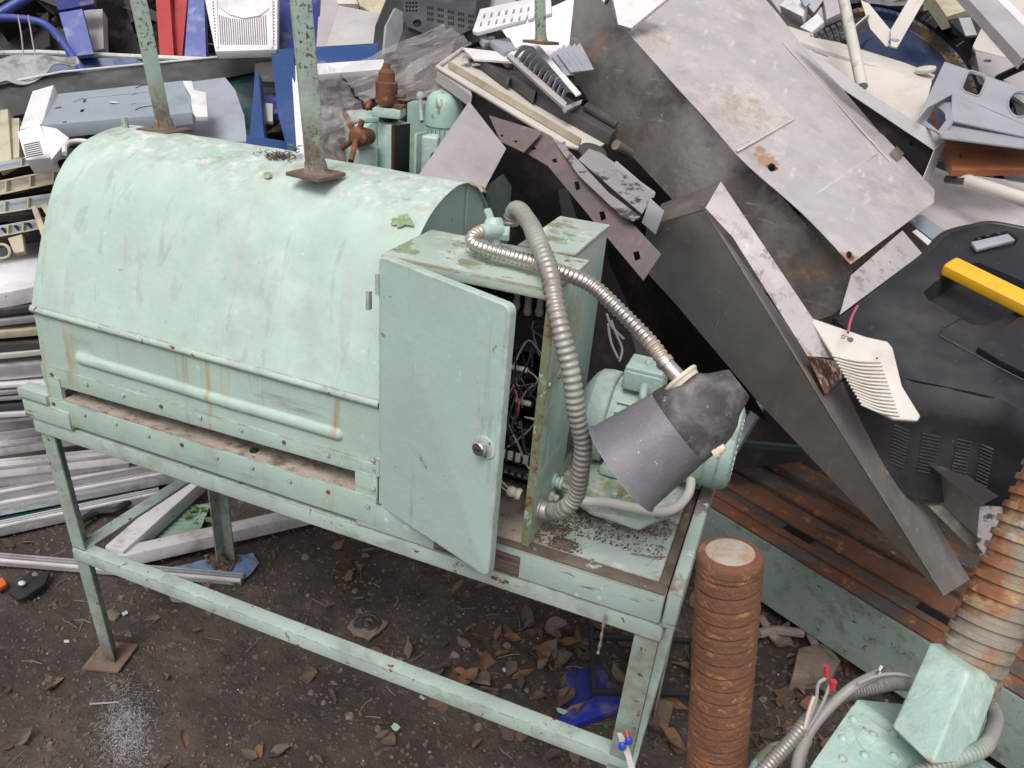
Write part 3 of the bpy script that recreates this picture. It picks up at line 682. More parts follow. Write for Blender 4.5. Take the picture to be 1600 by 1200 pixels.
b = B(); b.tube([V((-.13, 1.045, ZT+.003)), V((-.10, 1.05, ZT+.004)), V((-.075, 1.063, ZT+.003))], .0012, 5); b.out('twig', M['driftwood'], bench)
# string of dirt hanging from the front rail
b = B(); pth = [V((-.142, .966, .70)), V((-.143, .964, .675)), V((-.1425, .963, .64)), V((-.1435, .963, .615))]
b.tube(spline(pth, 5), [.0022+.0012*math.sin(i*1.9) for i in range(16)], 6)
tag(b.out('hanging_fibre', M['driftwood']), 'short tuft of dirty fibre hanging from the front rail of the workbench', 'fibre')

# ================================================================ HOODED MACHINE
hood = T('hooded_machine', 'long mint green machine casing with a rounded hood, scuffed and rust streaked, on the workbench', 'machine', (-.97, 1.2, ZT))
HX0, HX1 = -1.362, -.577
prof = [(.985, .968), (1.0, 1.008), (1.022, 1.062), (1.048, 1.122), (1.075, 1.176), (1.105, 1.218), (1.145, 1.251), (1.195, 1.271), (1.25, 1.281), (1.305, 1.279), (1.35, 1.262), (1.39, 1.228), (1.42, 1.185), (1.44, 1.12), (1.452, 1.03), (1.46, .90), (1.462, .776)]
pp = [V((0, y, z)) for y, z in prof]; pp = spline(pp, 4)
def hood_fn(u, v):
    i = v*(len(pp)-1); k = min(int(i), len(pp)-2); p = lerp(pp[k], pp[k+1], i-k)
    x = lerp(HX0, HX1, u)
    dent = .0045*noise.noise(V((x*3.1, p.y*5, p.z*5)))+.0016*noise.noise(V((x*11, p.y*13, p.z*13)))
    cy = V((0, 1.22, 1.05)); nrm = (p-cy).normalized()
    return V((x, p.y, p.z))+nrm*dent*min(1, v*12)
B().grid(110, 64, hood_fn, thick=.0016).out('hood', M['hood_paint'], hood, ang=50)
def cap(x, mt):
    b = B(); pts = [V((x, p.y*.997+.004, p.z-.003)) for p in pp]
    return b.plate(pts+[V((x, .992, .776))], V((1, 0, 0)), .0015).out('end_cap', M[mt], hood)
cap(HX1-.007, 'door_paint'); cap(HX0+.006, 'panel_paint')
B().tube([V((HX1-.003, 1.306, 1.279)), V((HX1-.003, 1.306, 1.17))], .0016, 6).out('cap_seam', M['panel_paint'], hood)
# seam lip, lower panel, embossed bead
b = B(); N_ = 60
b.grid(N_, 8, lambda u, v: V((lerp(HX0, HX1, u), .985-.0055*math.sin(v*math.pi)+.0008*noise.noise(V((u*30, 0, 0))), .974-.016*v)), thick=.001)
b.out('seam_lip', M['frame_paint'], hood)
BX0, BX1, BZ = -1.255, -.662, .884
def panel_fn(u, v):
    x = lerp(HX0+.001, HX1, u); z = lerp(.962, .846, v); y = .9865+.0025*noise.noise(V((x*5, 0, z*9)))-.004*v
    # pressed bead: a long half-round ridge with round ends
    dx = max(BX0-x, x-BX1, 0); d = math.hypot(dx, z-BZ)
    if d < .011: y -= .0075*math.sqrt(max(0, 1-(d/.011)**2))
    if x < -1.20: y += .004*math.exp(-((x+1.245)/.03)**2)*math.exp(-((z-.905)/.02)**2)
    return V((x, y, z))
b = B(); g = b.grid(260, 46, panel_fn); b.out('lower_panel', M['panel_paint'], hood, ang=60)
b = B().prism([V((HX0-.001, .9775, .806)), V((HX1, .9775, .823)), V((HX1, .9775, .8495)), V((HX0-.001, .9775, .8475))], V((0, .0035, 0)))
b.out('flange_strip', M['panel_paint'], hood, bevel=.001)
b = B().bx(-1.358, -1.315, .9755, .984, .757, .826).out('corner_plate', M['panel_paint'], hood, bevel=.001)
b = B().bx(-.622, HX1, .9755, .984, .757, .826).out('corner_plate', M['panel_paint'], hood, bevel=.001)
B().prism([V((-1.358, .9715, .722)), V((HX1, .9715, .722)), V((HX1, .9715, .7835)), V((-1.358, .9715, .776))], V((0, .0035, 0))).out('sill_strip', M['panel_paint'], hood, bevel=.001)
B().bx(-1.315, -.622, .9765, 1.09, .7735, .7795).out('slot_floor', M['slot_dust'], hood)
B().bx(-1.315, -.622, 1.0905, 1.094, .776, .85).out('inner_wall', M['black_steel_and_shade'], hood)
B().bx(HX0+.002, HX0+.006, 1.0, 1.45, .776, .97).out('end_panel', M['panel_paint'], hood)
for i in range(9):
    x = -1.335+i*.094
    B().lathe(V((x, .9772, .831+.010*(x+1.36)/.78)), V((0, -1, 0)), [(0, .0042), (.0022, .0036), (.003, .0015)], 10).out('rivet', M['frame_paint' if i % 3 else 'rust'], hood)
for i in range(10):
    x = -1.34+i*.083
    B().lathe(V((x, .9712, .765-.004*(i % 2))), V((0, -1, 0)), [(0, .0045), (.002, .004), (.0028, .0018)], 10).out('rivet', M['frame_paint' if i % 4 else 'rust'], hood)
B().lathe(V((-.86, 1.0, .7805)), V((0, 0, 1)), [(0, .009), (.003, .008), (.004, .003)], 10).out('bolt_head', M['black_steel_and_shade'], hood)
B().bx(-.598, -.5905, .977, .985, 1.135, 1.165).out('catch', M['frame_paint'], hood, bevel=.0015)
for z in (.80, .86): B().lathe(V((-.584, .976, z)), V((0, -1, 0)), [(0, .005), (.003, .0045), (.0045, .002)], 8).out('hinge_pin', M['frame_paint'], hood)
# flaked patches down to the green primer
def on_hood(px, py):
    best = None
    r = ray(px, py)
    for k in range(len(pp)-1):
        a, c = pp[k], pp[k+1]; e = c-a; n = V((0, e.z, -e.y))
        den = r.dot(n)
        if abs(den) < 1e-9: continue
        t = (a-CAMP)*1; t.x = 0-CAMP.x; tt = V((0, a.y-CAMP.y, a.z-CAMP.z)).dot(n)/V((0, r.y, r.z)).dot(n)
        q = CAMP+r*tt; s = (V((0, q.y, q.z))-a).dot(e)/e.length_squared
        if -.01 <= s <= 1.01 and tt > 0 and (best is None or tt < best[0]): best = (tt, q, V((0, -e.z, e.y)).normalized())
    return best
def patch(name, cx, cy, rx, ry, mt, parent, n=26, seed=0, up=.0022):
    pts = []
    for i in range(n):
        a = 2*math.pi*i/n; k = .72+.5*noise.noise(V((math.cos(a)*1.9+seed, math.sin(a)*1.9, seed)))+.18*noise.noise(V((a*3, seed, 4)))
        h = on_hood(cx+rx*k*math.cos(a), cy+ry*k*math.sin(a))
        if h: pts.append(h[1])
    h = on_hood(cx, cy); nrm = h[2] if h[2].dot(h[1]-CAMP) < 0 else -h[2]
    pts = [p+nrm*up for p in pts]
    b = B(); c = b.bm.verts.new(h[1]+nrm*up); vs = [b.bm.verts.new(p) for p in pts]
    for i in range(len(vs)): b.face([c, vs[i], vs[(i+1) % len(vs)]])
    return b.out(name, M[mt], parent, flat=False)
patch('bare_patch', 629, 347, 25, 13, 'paint_chip_green', hood, seed=3, up=.0035)
patch('bare_patch', 419, 276, 9, 7, 'paint_chip_green', hood, seed=6, up=.0035)
# bent upright tab and torn tape
B().tube([V((-1.345, 1.262, 1.275)), V((-1.345, 1.262, 1.302))], [.0075, .006], 8).out('lug', M['post_paint'], hood)
pts = [PX(728, 287, -.579), PX(738, 291, -.572)+V((0, 0, .003)), PX(750, 294, -.566)+V((0, 0, .004)), PX(759, 302, -.562)]
b = B(); pts = spline(pts, 4); b.grid(12, 2, lambda u, v: pts[int(u*12)]+V((0, .010*(v-.5), .003*math.sin(u*9)))); b.out('torn_strip', M['torn_tape'], hood)
# litter of dry needles beside the second post
b = B()
for i in range(160):
    h = on_hood(438+random.gauss(0, 13), 246+random.gauss(0, 3.5))
    if h: a = random.random()*6.3; b.tube([h[1]+V((0, 0, .002)), h[1]+V((math.cos(a)*.008, math.sin(a)*.008, .005*random.random()+.002))], .0008, 3)
b.out('needle_litter', M['dry_leaf_a'], hood, kind='stuff')

# ================================================================ ELECTRICAL CABINET
cab = T('electrical_cabinet', 'mint steel electrical cabinet on the workbench with its front door standing ajar', 'cabinet', (-.44, 1.06, ZT))
CX0, CX1, CY0, CY1, CZ0, CZ1 = -.574, -.291, .984, 1.150, .775, 1.228
B().bx(CX0, CX1, CY0, CY1, CZ1-.003, CZ1).out('top_panel', M['top_paint'], cab, bevel=.001)
B().bx(CX1-.003, CX1, CY0, CY1, CZ0, CZ1-.0032).out('side_panel', M['door_paint'], cab, bevel=.001)
B().bx(CX0, CX0+.003, CY0, CY1, CZ0, CZ1-.0032).out('side_panel', M['door_paint'], cab, bevel=.001)
B().bx(CX0+.0032, CX1-.0032, CY1-.003, CY1, CZ0, CZ1-.0032).out('back_panel', M['black_steel_and_shade'], cab)
B().bx(CX0+.0032, CX1-.0032, CY0, CY1-.0032, CZ0, CZ0+.003).out('bottom_panel', M['slot_dust'], cab)
B().bx(CX0+.002, CX1-.001, CY0-.003, CY0-.0003, CZ1-.016, CZ1-.001).out('lip', M['top_paint'], cab, bevel=.0008)
B().bx(CX1-.0135, CX1+.0002, CY0-.003, CY0-.0003, CZ0, CZ1-.0165).out('lip', M['green_primer'], cab, bevel=.0008)
B().bx(CX0, CX0+.014, CY0-.003, CY0-.0003, CZ0, CZ1-.0165).out('lip', M['green_primer'], cab, bevel=.0008)
# gear inside
def blk(x, y, z, a, c, d, mt, nm, bev=.002): return B().box(V((x, y, z)), ex*a, ey*c, ez_*d).out(nm, M[mt], cab, bevel=bev)
blk(-.40, 1.125, 1.10, .085, .018, .035, 'dark_grey', 'relay'); blk(-.42, 1.12, 1.00, .07, .02, .04, 'black_plastic', 'contactor'); blk(-.40, 1.115, .90, .06, .02, .03, 'black_plastic', 'contactor')
for x, z in ((-.365, 1.165), (-.345, 1.168), (-.385, 1.17)): B().lathe(V((x, 1.08, z-.022)), ez_, [(0, .006), (.006, .008), (.012, .006), (.03, .006), (.036, .008), (.044, .005)], 12).out('insulator', M['porcelain'], cab)
for x, z in ((-.372, 1.045), (-.36, .985)): B().cyl(V((x-.014, 1.08, z)), V((x+.018, 1.078, z+.002)), .005, n=10).out('fuse', M['porcelain'], cab)
blk(-.365, 1.06, .895, .045, .012, .012, 'black_rubber', 'terminal_strip')
for i in range(6): blk(-.402+i*.014, 1.047, .898, .0045, .003, .008, 'porcelain', 'terminal', .0008)
blk(-.365, 1.06, .865, .045, .012, .010, 'black_rubber', 'terminal_strip')
for i in range(7): blk(-.403+i*.0125, 1.047, .866, .0035, .003, .0045, 'chrome', 'screw', .0008)
for i in range(34):
    x = random.uniform(-.40, -.300); z = random.uniform(.82, 1.17); pts = [V((x, random.uniform(1.03, 1.1), z))]
    for k in range(4): pts.append(pts[-1]+V((random.uniform(-.03, .03), random.uniform(-.015, .015), random.uniform(-.055, .035))))
    pts = [V((min(max(p.x, -.43), -.297), min(max(p.y, 1.0), 1.12), min(max(p.z, .79), 1.2))) for p in pts]
    B().tube(spline(pts, 5), .0016, 6).out('wire', M[random.choice(['wire_black', 'wire_grey', 'wire_black', 'wire_grey', 'dark_grey'])], cab)
B().tube(spline([PY(801, 600, 1.05), PY(808, 620, 1.04), PY(810, 645, 1.04), PY(798, 668, 1.05)], 6), .0014, 6).out('wire', M['pink_wire'], cab)
g = PX(818, 776, -.317); B().lathe(g+V((-.028, 0, .004)), V((1, 0, -.1)), [(0, .008), (.006, .010), (.012, .008), (.018, .011), (.024, .009)], 14).out('cable_gland', M['porcelain'], cab)
for z in (-.004, .004): B().tube([g+V((-.028, 0, .004+z)), g+V((-.07, .02, .012+z*2))], .0018, 6).out('wire', M['pvc_white'], cab)
# door
hp = V((-.5745, .9785, 0)); fe = V((-.3245, .8915, 0)); du = (fe-hp).normalized(); dn = V((du.y, -du.x, 0)); DW = (fe-hp).length
if dn.y > 0: dn = -dn
DZ0, DZ1 = .766, 1.229
corner = .012; pts = []
for cx, cz, a0 in ((DW-corner, DZ1-corner, 0), (corner, DZ1-corner, 90), (corner, DZ0+corner, 180), (DW-corner, DZ0+corner, 270)):
    for k in range(5):
        a = math.radians(a0+k*22.5); pts.append(hp+du*(cx+corner*math.cos(a))+ez_*(cz+corner*math.sin(a))+dn*.002)
door = B().prism(pts, -dn*.016).out('door', M['door_paint'], cab, bevel=.004, segs=3)
for z in (1.165, .83): B().cyl(hp+V((-.001, -.002, z)), hp+V((-.001, -.002, z+.035)), .0045, n=10).out('hinge', M['frame_paint'], door)
lk = PN(759, 699, hp+dn*.002, dn)
B().lathe(lk, dn, [(-.001, .0185), (.0015, .0185), (.0022, .017)], 28).out('escutcheon', M['door_paint'], door)
B().lathe(lk-du*.004, dn, [(0, .0095), (.006, .0095), (.007, .0115), (.013, .0115), (.0145, .010)], 24).out('lock_barrel', M['chrome'], door)
B().box(lk-du*.004+dn*.0148, du*.0045, ez_*.0014, dn*.0006).out('key_slot', M['black_rubber'], door)
for a in (.9, 2.9, 4.9): B().lathe(lk+du*.0145*math.cos(a)+ez_*.0145*math.sin(a)+dn*.002, dn, [(0, .0022), (.0012, .0014)], 8).out('screw', M['rust'], door)
# fittings on the right side
def sx(px, py): return PX(px, py, CX1)
p = sx(872, 586); B().lathe(p, ex, [(0, .006), (.004, .006), (.005, .003), (.012, .003)], 8).out('bolt', M['frame_paint'], cab)
p = sx(858, 602); B().lathe(p, ex, [(0, .005), (.003, .004)], 8).out('bolt', M['green_primer'], cab)
p = sx(866, 752); B().lathe(p, ex, [(0, .015), (.003, .015), (.004, .010), (.010, .010), (.012, .013), (.016, .012)], 14).out('fitting', M['cast_paint'], cab)
B().cyl(p+V((.008, 0, 0)), p+V((.034, -.004, -.004)), .0045, n=8).out('bolt', M['frame_paint'], cab)
p = sx(860, 776); B().lathe(p, ex, [(0, .012), (.006, .011), (.008, .007), (.016, .007)], 8).out('fitting', M['cast_paint'], cab)
p = sx(843, 795); B().lathe(p, ex, [(0, .019), (.003, .019), (.004, .016), (.02, .0155)], 20).out('fitting', M['hose_grey'], cab)
# second box right behind
bx2 = T('junction_box', 'closed narrow mint steel box standing behind the electrical cabinet', 'box', (-.37, 1.26, ZT))
B().bx(-.416, -.322, 1.156, 1.372, CZ0, 1.222).out('body', M['door_paint'], bx2, bevel=.003)
B().bx(-.418, -.320, 1.153, 1.374, 1.2225, 1.229).out('lid', M['top_paint'], bx2, bevel=.0015)

# ================================================================ TAP / STOP COCK, GOOSENECK LAMP, HOSE
tp = PZ(772, 392, CZ1+.001); dd = (tp-CAMP).dot(f_)
tapp = T('lamp_bracket', 'mint cast elbow bracket with small lever, holding the flexible lamp on the cabinet top', 'bracket', tp)
e1 = P(772, 350, dd-.01); e0 = P(752, 362, dd-.03)
B().lathe(tp, e1-tp, [(0, .014), (.004, .014), (.005, .010), ((e1-tp).length*.75, .010), ((e1-tp).length*.8, .016), ((e1-tp).length, .017), ((e1-tp).length+.01, .012)], 20).out('body', M['cast_paint'], tapp, bevel=.001)
B().cyl(lerp(tp, e1, .82)+V((.012, 0, 0)), e0, .0115, n=16).out('nozzle', M['cast_paint'], tapp, bevel=.001)
B().beam(e1+V((-.004, 0, .002)), P(761, 326, dd-.01), .012, .006).out('lever', M['cast_paint'], tapp, bevel=.002)
B().cyl(lerp(tp, e1, .7)+V((.006, 0, 0)), lerp(tp, e1, .7)+V((.024, .006, 0)), .012, n=8).out('nut', M['cast_paint'], tapp, bevel=.001)

lamp = T('flexible_lamp', 'grey machine lamp with conical shade hanging from a ribbed steel gooseneck over the motor', 'lamp', P(1060, 667, 1.06))
neck_px = [e0, PZ(740, 370, 1.258), PZ(738, 381, 1.252), PZ(762, 391, 1.250), PZ(810, 404, 1.248), PZ(868, 423, 1.246), PZ(925, 450, 1.238), PZ(978, 492, 1.215), PZ(1020, 538, 1.185), PZ(1040, 566, 1.17)]
def corrugated(path, r, depth, pitch, n=18, sub=6, sq=.0):
    fine = resample(spline(path, 24), pitch/sub); rr = []; fine = [p+V((noise.noise(p*14), noise.noise(p*14+V((9, 0, 0))), noise.noise(p*14+V((0, 9, 0)))))*.004 for p in fine]
    for i in range(len(fine)):
        ph = (i % sub)/sub; rr.append((r-depth*(.5+.5*math.cos(2*math.pi*ph))**(1+sq))*(1+.05*noise.noise(fine[i]*22)))
    return fine, rr
pf, rr = corrugated(neck_px, .0112, .0022, .0078, sq=.8)
neck = B().tube(pf, rr, 18).out('gooseneck', M['hose_steel'], lamp, ang=75)
la = pf[-1]; lb = PZ(1062, 592, 1.155)
B().lathe(la, lb-la, [(-.004, .0125), (.003, .0125), (.004, .0105), ((lb-la).length, .0105)], 18).out('collar', M['hose_steel'], lamp)
axc = V((-.787*.97, .616*.97, .22)); lax = (RW @ axc).normalized()          # lamp axis, pointing out of the shade
LD = 1.04; seam = P(1060, 667, LD)
side_up = (RW @ V((-.616, -.787, 0))); side_up = (side_up-lax*side_up.dot(lax)).normalized()
k_ = LD/FPX
LC = 112*k_
shade = B()
shade.lathe(seam, lax, [(0, 66.5*k_), (.004, 67*k_), (LC*.5, 73.5*k_), (LC*.96, 79.5*k_), (LC*.985, 82.5*k_), (LC, 83*k_), (LC*1.004, 81.5*k_), (LC*.95, 78*k_), (LC*.5, 72*k_), (0, 64*k_)], 56, side_up, cap=False)
shade.out('shade', M['lamp_shade'], lamp, ang=50)
# upper housing: many sided taper with a flat crown and a fold
hb = B(); HL = 118*k_
hb.lathe(seam-lax*.001, -lax, [(-.004, 64*k_), (-.002, 66*k_), (.001, 67*k_), (12*k_, 66*k_), (38*k_, 64*k_), (56*k_, 59*k_), (72*k_, 51*k_), (75*k_, 48*k_), (84*k_, 40*k_), (111*k_, 27*k_), (113*k_, 25*k_)], 48, side_up)
hb.out('housing', M['lamp_housing'], lamp, ang=22)
fl = B(); cpt = seam-lax*HL*.36+side_up*60*k_
fdir = (la-lb).normalized()
fl.lathe(lb+fdir*.002, -fdir, [(0, .027), (.004, .028), (.007, .025), (.012, .024)], 24); fl.out('flange', M['porcelain'], lamp, bevel=.0008)
B().cyl(lb, cpt-side_up*.022, .019, .024, n=16).out('neck_boss', M['lamp_housing'], lamp)
kn = P(1121, 703, LD-.03); kd = (RW @ V((.75, -.45, -.35))).normalized()
B().lathe(kn-kd*.006, kd, [(0, .011), (.005, .011), (.006, .008), (.011, .008), (.012, .006), (.017, .005)], 12).out('switch_knob', M['porcelain'], lamp)
B().ball(seam+lax*LC*.25, .028, sub=3).out('bulb', M['porcelain'], lamp)

hz = [(798, 352, 1.30), (800, 338, 1.29), (808, 329, 1.27), (820, 336, 1.22), (838, 372, 1.13), (852, 412, 1.08), (864, 462, 1.05), (876, 520, 1.04), (889, 580, 1.05), (901, 640, 1.07), (909, 695, 1.10), (908, 738, 1.13), (897, 778, 1.17), (878, 797, 1.20)]
hp_ = [P(*q) for q in hz]+[sx(848, 795)+V((.012, 0, 0))]
pf, rr = corrugated(hp_, .0140, .0020, .0096, n=20)
b = B().tube(pf, rr, 20)
tag(b.out('ribbed_hose', M['hose_grey'], ang=75), 'thick ribbed grey hose looping down over the cabinet side and into its lower fitting', 'hose')

# ================================================================ ELECTRIC MOTOR
mo = T('electric_motor', 'mint electric motor with terminal box, lying at the right end of the workbench', 'motor', (-.15, 1.25, ZT))
MC = V((0, 1.275, .893))
def mx(x): return V((x, MC.y, MC.z))
B().lathe(mx(-.305), ex, [(0, .03), (.006, .055), (.02, .078), (.03, .0865), (.045, .0885), (.062, .0885), (.065, .085)], 44).out('end_shield', M['motor_paint'], mo, bevel=.001)
B().lathe(mx(-.240), ex, [(0, .080), (.002, .082), (.15, .082), (.152, .078)], 44).out('stator', M['motor_paint'], mo)
for i in range(30):
    a = 2*math.pi*i/30
    if math.sin(a) > .8: continue
    d = V((0, math.cos(a), math.sin(a))); t = V((0, -math.sin(a), math.cos(a)))
    B().box(mx(-.160)+d*.085, ex*.066, d*.004, t*.0016).out('fin', M['motor_paint'], mo)
B().lathe(mx(-.094), ex, [(0, .0835), (.012, .0845), (.02, .083), (.07, .081), (.082, .076), (.086, .068)], 44).out('fan_cowl', M['motor_paint'], mo, bevel=.001)
for x in (-.078, -.055, -.033): B().lathe(mx(x), ex, [(0, .0835), (.0015, .0855), (.003, .0835)], 44, cap=False).out('cowl_ring', M['motor_paint'], mo)
b = B()
for rr_ in (.02, .034, .048, .060):
    k = int(rr_*2*math.pi/.011)
    for i in range(k): a = 2*math.pi*i/k; b.lathe(mx(-.0085)+V((0, math.cos(a)*rr_, math.sin(a)*rr_)), ex, [(0, .0048), (.0025, .0042)], 6)
b.out('grille', M['motor_paint'], mo)
tb = T  # terminal box
B().box(V((-.190, 1.262, .998)), V((.036, 0, 0)), V((0, .034, 0)), V((0, 0, .020))).out('terminal_box', M['motor_paint'], mo, bevel=.008, segs=3)
B().box(V((-.190, 1.262, 1.0185)), V((.034, 0, 0)), V((0, .032, 0)), V((0, 0, .0055))).out('terminal_lid', M['motor_paint'], mo, bevel=.004, segs=3)
B().ball(V((-.190, 1.262, 1.0245)), .006, sub=2).out('lid_screw', M['motor_paint'], mo)
B().tube(spline([V((-.185, 1.228, .995)), V((-.180, 1.205, .985)), V((-.165, 1.188, .965)), V((-.15, 1.183, .93))], 6), .0075, 12).out('cable', M['motor_paint'], mo)
B().box(V((-.175, MC.y, .822)), V((.06, 0, 0)), V((0, .085, 0)), V((0, 0, .007))).out('foot', M['motor_paint'], mo, bevel=.003)
for x in (-.215, -.135): B().prism([V((x, 1.20, .829)), V((x, 1.235, .829)), V((x, 1.225, .86)), V((x, 1.215, .86))], V((.018, 0, 0))).out('foot_rib', M['motor_paint'], mo, bevel=.002)
pts, n = [PZ(x, y, .812) for x, y in ((884, 777), (925, 802), (998, 826), (1048, 806), (1090, 755), (1000, 700), (880, 735))], ez_
B().prism(pts, V((0, 0, -.0035))).out('base_plate', M['top_paint'], mo, bevel=.0008)
for px_, py_ in ((957, 790), (1062, 742), (900, 770)):
    p = PZ(px_, py_, .812)
    B().lathe(p, ez_, [(0, .010), (.007, .010), (.0072, .006), (.026, .006), (.028, .004)], 8).out('bolt', M['motor_paint'], mo, bevel=.0008)
    q = [p+V((math.cos(t*.9)*.0075, math.sin(t*.9)*.0075, -.0042-.034*t/34)) for t in range(35)]
    B().tube(q, .0022, 6).out('spring', M['motor_paint'], mo)
B().tube(spline([sx(872, 768)+V((.01, 0, 0)), PZ(905, 782, .838), PZ(955, 786, .836), PZ(1010, 797, .832), PZ(1050, 796, .834), PZ(1075, 772, .838), PZ(1079, 745, .850), PZ(1070, 728, .87)], 8), .0085, 12).out('supply_cable', M['pvc_white'], mo)

# ================================================================ STACKED FRAME: three feet in view (an upturned bench)
st = T('upturned_table', 'second mint steel frame standing on top of the machine hood on rusty square foot plates', 'frame', PZ(255, 204, 1.285))
def post(px0, py0, d0, px1, py1, d1, w_, plate_, yaw):
    a = P(px0, py0, d0); t = P(px1, py1, d1); t = a+(t-a)*1.15
    e = (t-a).normalized(); u = V((math.cos(yaw), math.sin(yaw), 0)); u = (u-e*u.dot(e)).normalized(); v = e.cross(u)
    pst = B().box((a+t)/2, u*w_/2, v*w_/2, (t-a)/2).out('post', M['post_paint'], st, bevel=.002)
    yp = yaw+.72; uu = V((math.cos(yp), math.sin(yp), 0)); vv = V((-math.sin(yp), math.cos(yp), 0))
    B().box(a+V((0, 0, .0)), uu*plate_/2, vv*plate_/2, V((0, 0, .0035))).out('foot_plate', M['rust_plate'], pst, bevel=.0015)
    B().lathe(a+V((0, 0, .003)), e, [(0, w_*.82), (.006, w_*.68), (.020, w_*.60)], 10).out('weld', M['grime_weld'], pst)
    return t
post(258, 203, 1.612, 212, -20, 1.47, .028, .078, .9)
post(494, 272, 1.366, 468, -20, 1.21, .031, .074, .75)
post(845, 66, 2.02, 843, -40, 1.93, .024, .07, .6)

# ================================================================ RUSTED THREADED SPINDLE (right foreground)
rt = P(1141, 862, .875); n_ = ray(1141, 862).cross(ray(1120, 1200))
yb = .70; xb = (-(n_.y*(yb-0)) - n_.z*(0-1.6))/n_.x
rb = V((xb, yb, -.02)); ax = (rt-rb).normalized()
rod = T('threaded_spindle', 'thick upright rust brown threaded spindle with a pale cut end, before the bench corner', 'spindle', V((xb, yb, 0)))
B().thread(rb, rt-ax*.014, [(0, .0368), (.05, .0379), (.12, .0381), (.20, .0375), (.50, .0373), (.84, .0375), (.90, .0366)], .0188, 56, jit=.0007).out('thread', M['rod_rust'], rod, ang=50)
B().lathe(rt-ax*.016, ax, [(0, .0352), (.001, .0375), (.009, .0378), (.013, .0365), (.0155, .0335)], 48).out('end_collar', M['rod_rust'], rod, ang=50)
B().lathe(rt-ax*.0012, ax, [(0, .0275), (.0012, .0272), (.0016, .0262)], 40).out('cut_face', M['steel_cut'], rod)

# ================================================================ SCREW JACK / SLUICE DRIVE (lower right)
mj = T('screw_drive_body', 'thickly painted mint cast machine body with square boss, in the lower right corner', 'machine', PZ(1420, 1180, .6))
s0 = P(1517, 1035, .965); s1 = P(1658, 730, .93); sa = (s1-s0).normalized()
B().thread(s0-sa*.03, s0+(s1-s0)*1.6, [(0, .0392), (.40, .0392), (.46, .0350), (.92, .0350)], .0185, 48, jit=.0008).out('screw', M['screw_worn'], mj, ang=50)
# square boss
cL, cF, cR = P(1451, 1002, .965), P(1514, 1050, .90), P(1568, 1052, .95)
cBk = cL+cR-cF; dwn = P(1468, 1166, .835)-cF
ctr = (cL+cR)/2
B().prism([cL, cF, cR, cBk], dwn*1.25).out('boss', M['cast_paint'], mj, bevel=.006, segs=3)
# main body block
A0 = P(1338, 1090, .97); A1 = P(1520, 1222, .86); A2 = P(1412, 1098, 1.07); dv = P(1236, 1236, .86)-A0
B().prism([A0, A1, A1+(A2-A0), A2], dv*2.2).out('body', M['cast_paint'], mj, bevel=.006, segs=3)
nf = (A1-A0).cross(dv).normalized()
if nf.dot(A0-CAMP) > 0: nf = -nf
def onf(x, y, up=0): return PN(x, y, A0, nf)+nf*up
B().prism([onf(1331, 1106, .001), onf(1440, 1184, .001), onf(1470, 1230, .001), onf(1240, 1260, .001), onf(1266, 1200, .001)], nf*.0035).out('front_plate', M['cast_paint'], mj, bevel=.0015)
for x, y in ((1332, 1128), (1316, 1158), (1363, 1152), (1316, 1190), (1350, 1184), (1396, 1186), (1395, 1150)):
    B().lathe(onf(x, y, .004), nf, [(0, .0055), (.002, .005), (.004, .003), (.0046, .0008)], 12).out('rivet', M['cast_paint'], mj)
for q in ([(1306, 1150), (1327, 1171), (1337, 1160), (1330, 1138)], [(1336, 1158), (1350, 1178), (1372, 1160), (1348, 1140)], [(1385, 1188), (1404, 1200), (1412, 1190), (1396, 1174)]):
    B().prism([onf(x, y, .004) for x, y in q], nf*.0022).out('lug_plate', M['cast_paint'], mj, bevel=.0008)
hz = [P(1180, 1215, .93), P(1215, 1180, .95), P(1250, 1142, .97), P(1285, 1110, 1.0), P(1330, 1080, 1.02), P(1380, 1070, 1.05), P(1425, 1070, 1.08), P(1470, 1080, 1.1), P(1530, 1090, 1.04), P(1555, 1115, .98), P(1552, 1145, .92), P(1530, 1170, .88), P(1490, 1188, .86), P(1440, 1205, .85), P(1390, 1225, .84)]
pf, rr = corrugated(hz, .0092, .0014, .0058, n=16)
tag(B().tube(pf, rr, 16).out('conduit', M['hose_grey'], ang=75), 'thin ribbed grey conduit curling round the mint cast machine body', 'hose')
cb = T('cut_cable', 'frayed grey cable with bare ends and red connector sleeves beside the conduit', 'cable', P(1255, 1170, .95))
B().tube(spline([P(1245, 1240, .93), P(1248, 1190, .95), P(1262, 1150, .97), P(1290, 1112, .98), P(1330, 1075, .98), P(1372, 1053, .99)], 8), [.0085]*16+[.0065]*25, 12).out('sheath', M['wire_grey'], cb)
for q, c in (([(1258, 1150), (1266, 1120), (1275, 1095), (1279, 1068), (1292, 1058), (1292, 1045)], 'wire_grey'), ([(1262, 1140), (1280, 1110), (1290, 1088), (1296, 1072), (1300, 1068)], 'wire_grey'), ([(1255, 1150), (1262, 1118), (1272, 1088)], 'porcelain'), ([(1340, 1068), (1370, 1056), (1400, 1053), (1425, 1058)], 'wire_grey'), ([(1370, 1053), (1382, 1040)], 'wire_black'), ([(1372, 1054), (1378, 1040)], 'porcelain')):
    B().tube(spline([P(x, y, .965) for x, y in q], 6), .0022, 8).out('wire', M[c], cb)
B().cyl(P(1292, 1058, .965), P(1291, 1040, .96), .0032, n=8).out('sleeve', M['red_wire'], cb); B().cyl(P(1299, 1076, .965), P(1303, 1064, .96), .0042, n=8).out('sleeve', M['red_wire'], cb)
B().tube(spline([P(1175, 1230, .97), P(1190, 1195, .98), P(1215, 1175, 1.0), P(1232, 1172, 1.02)], 6), .012, 12).out('stub_pipe', M['top_paint'], cb)

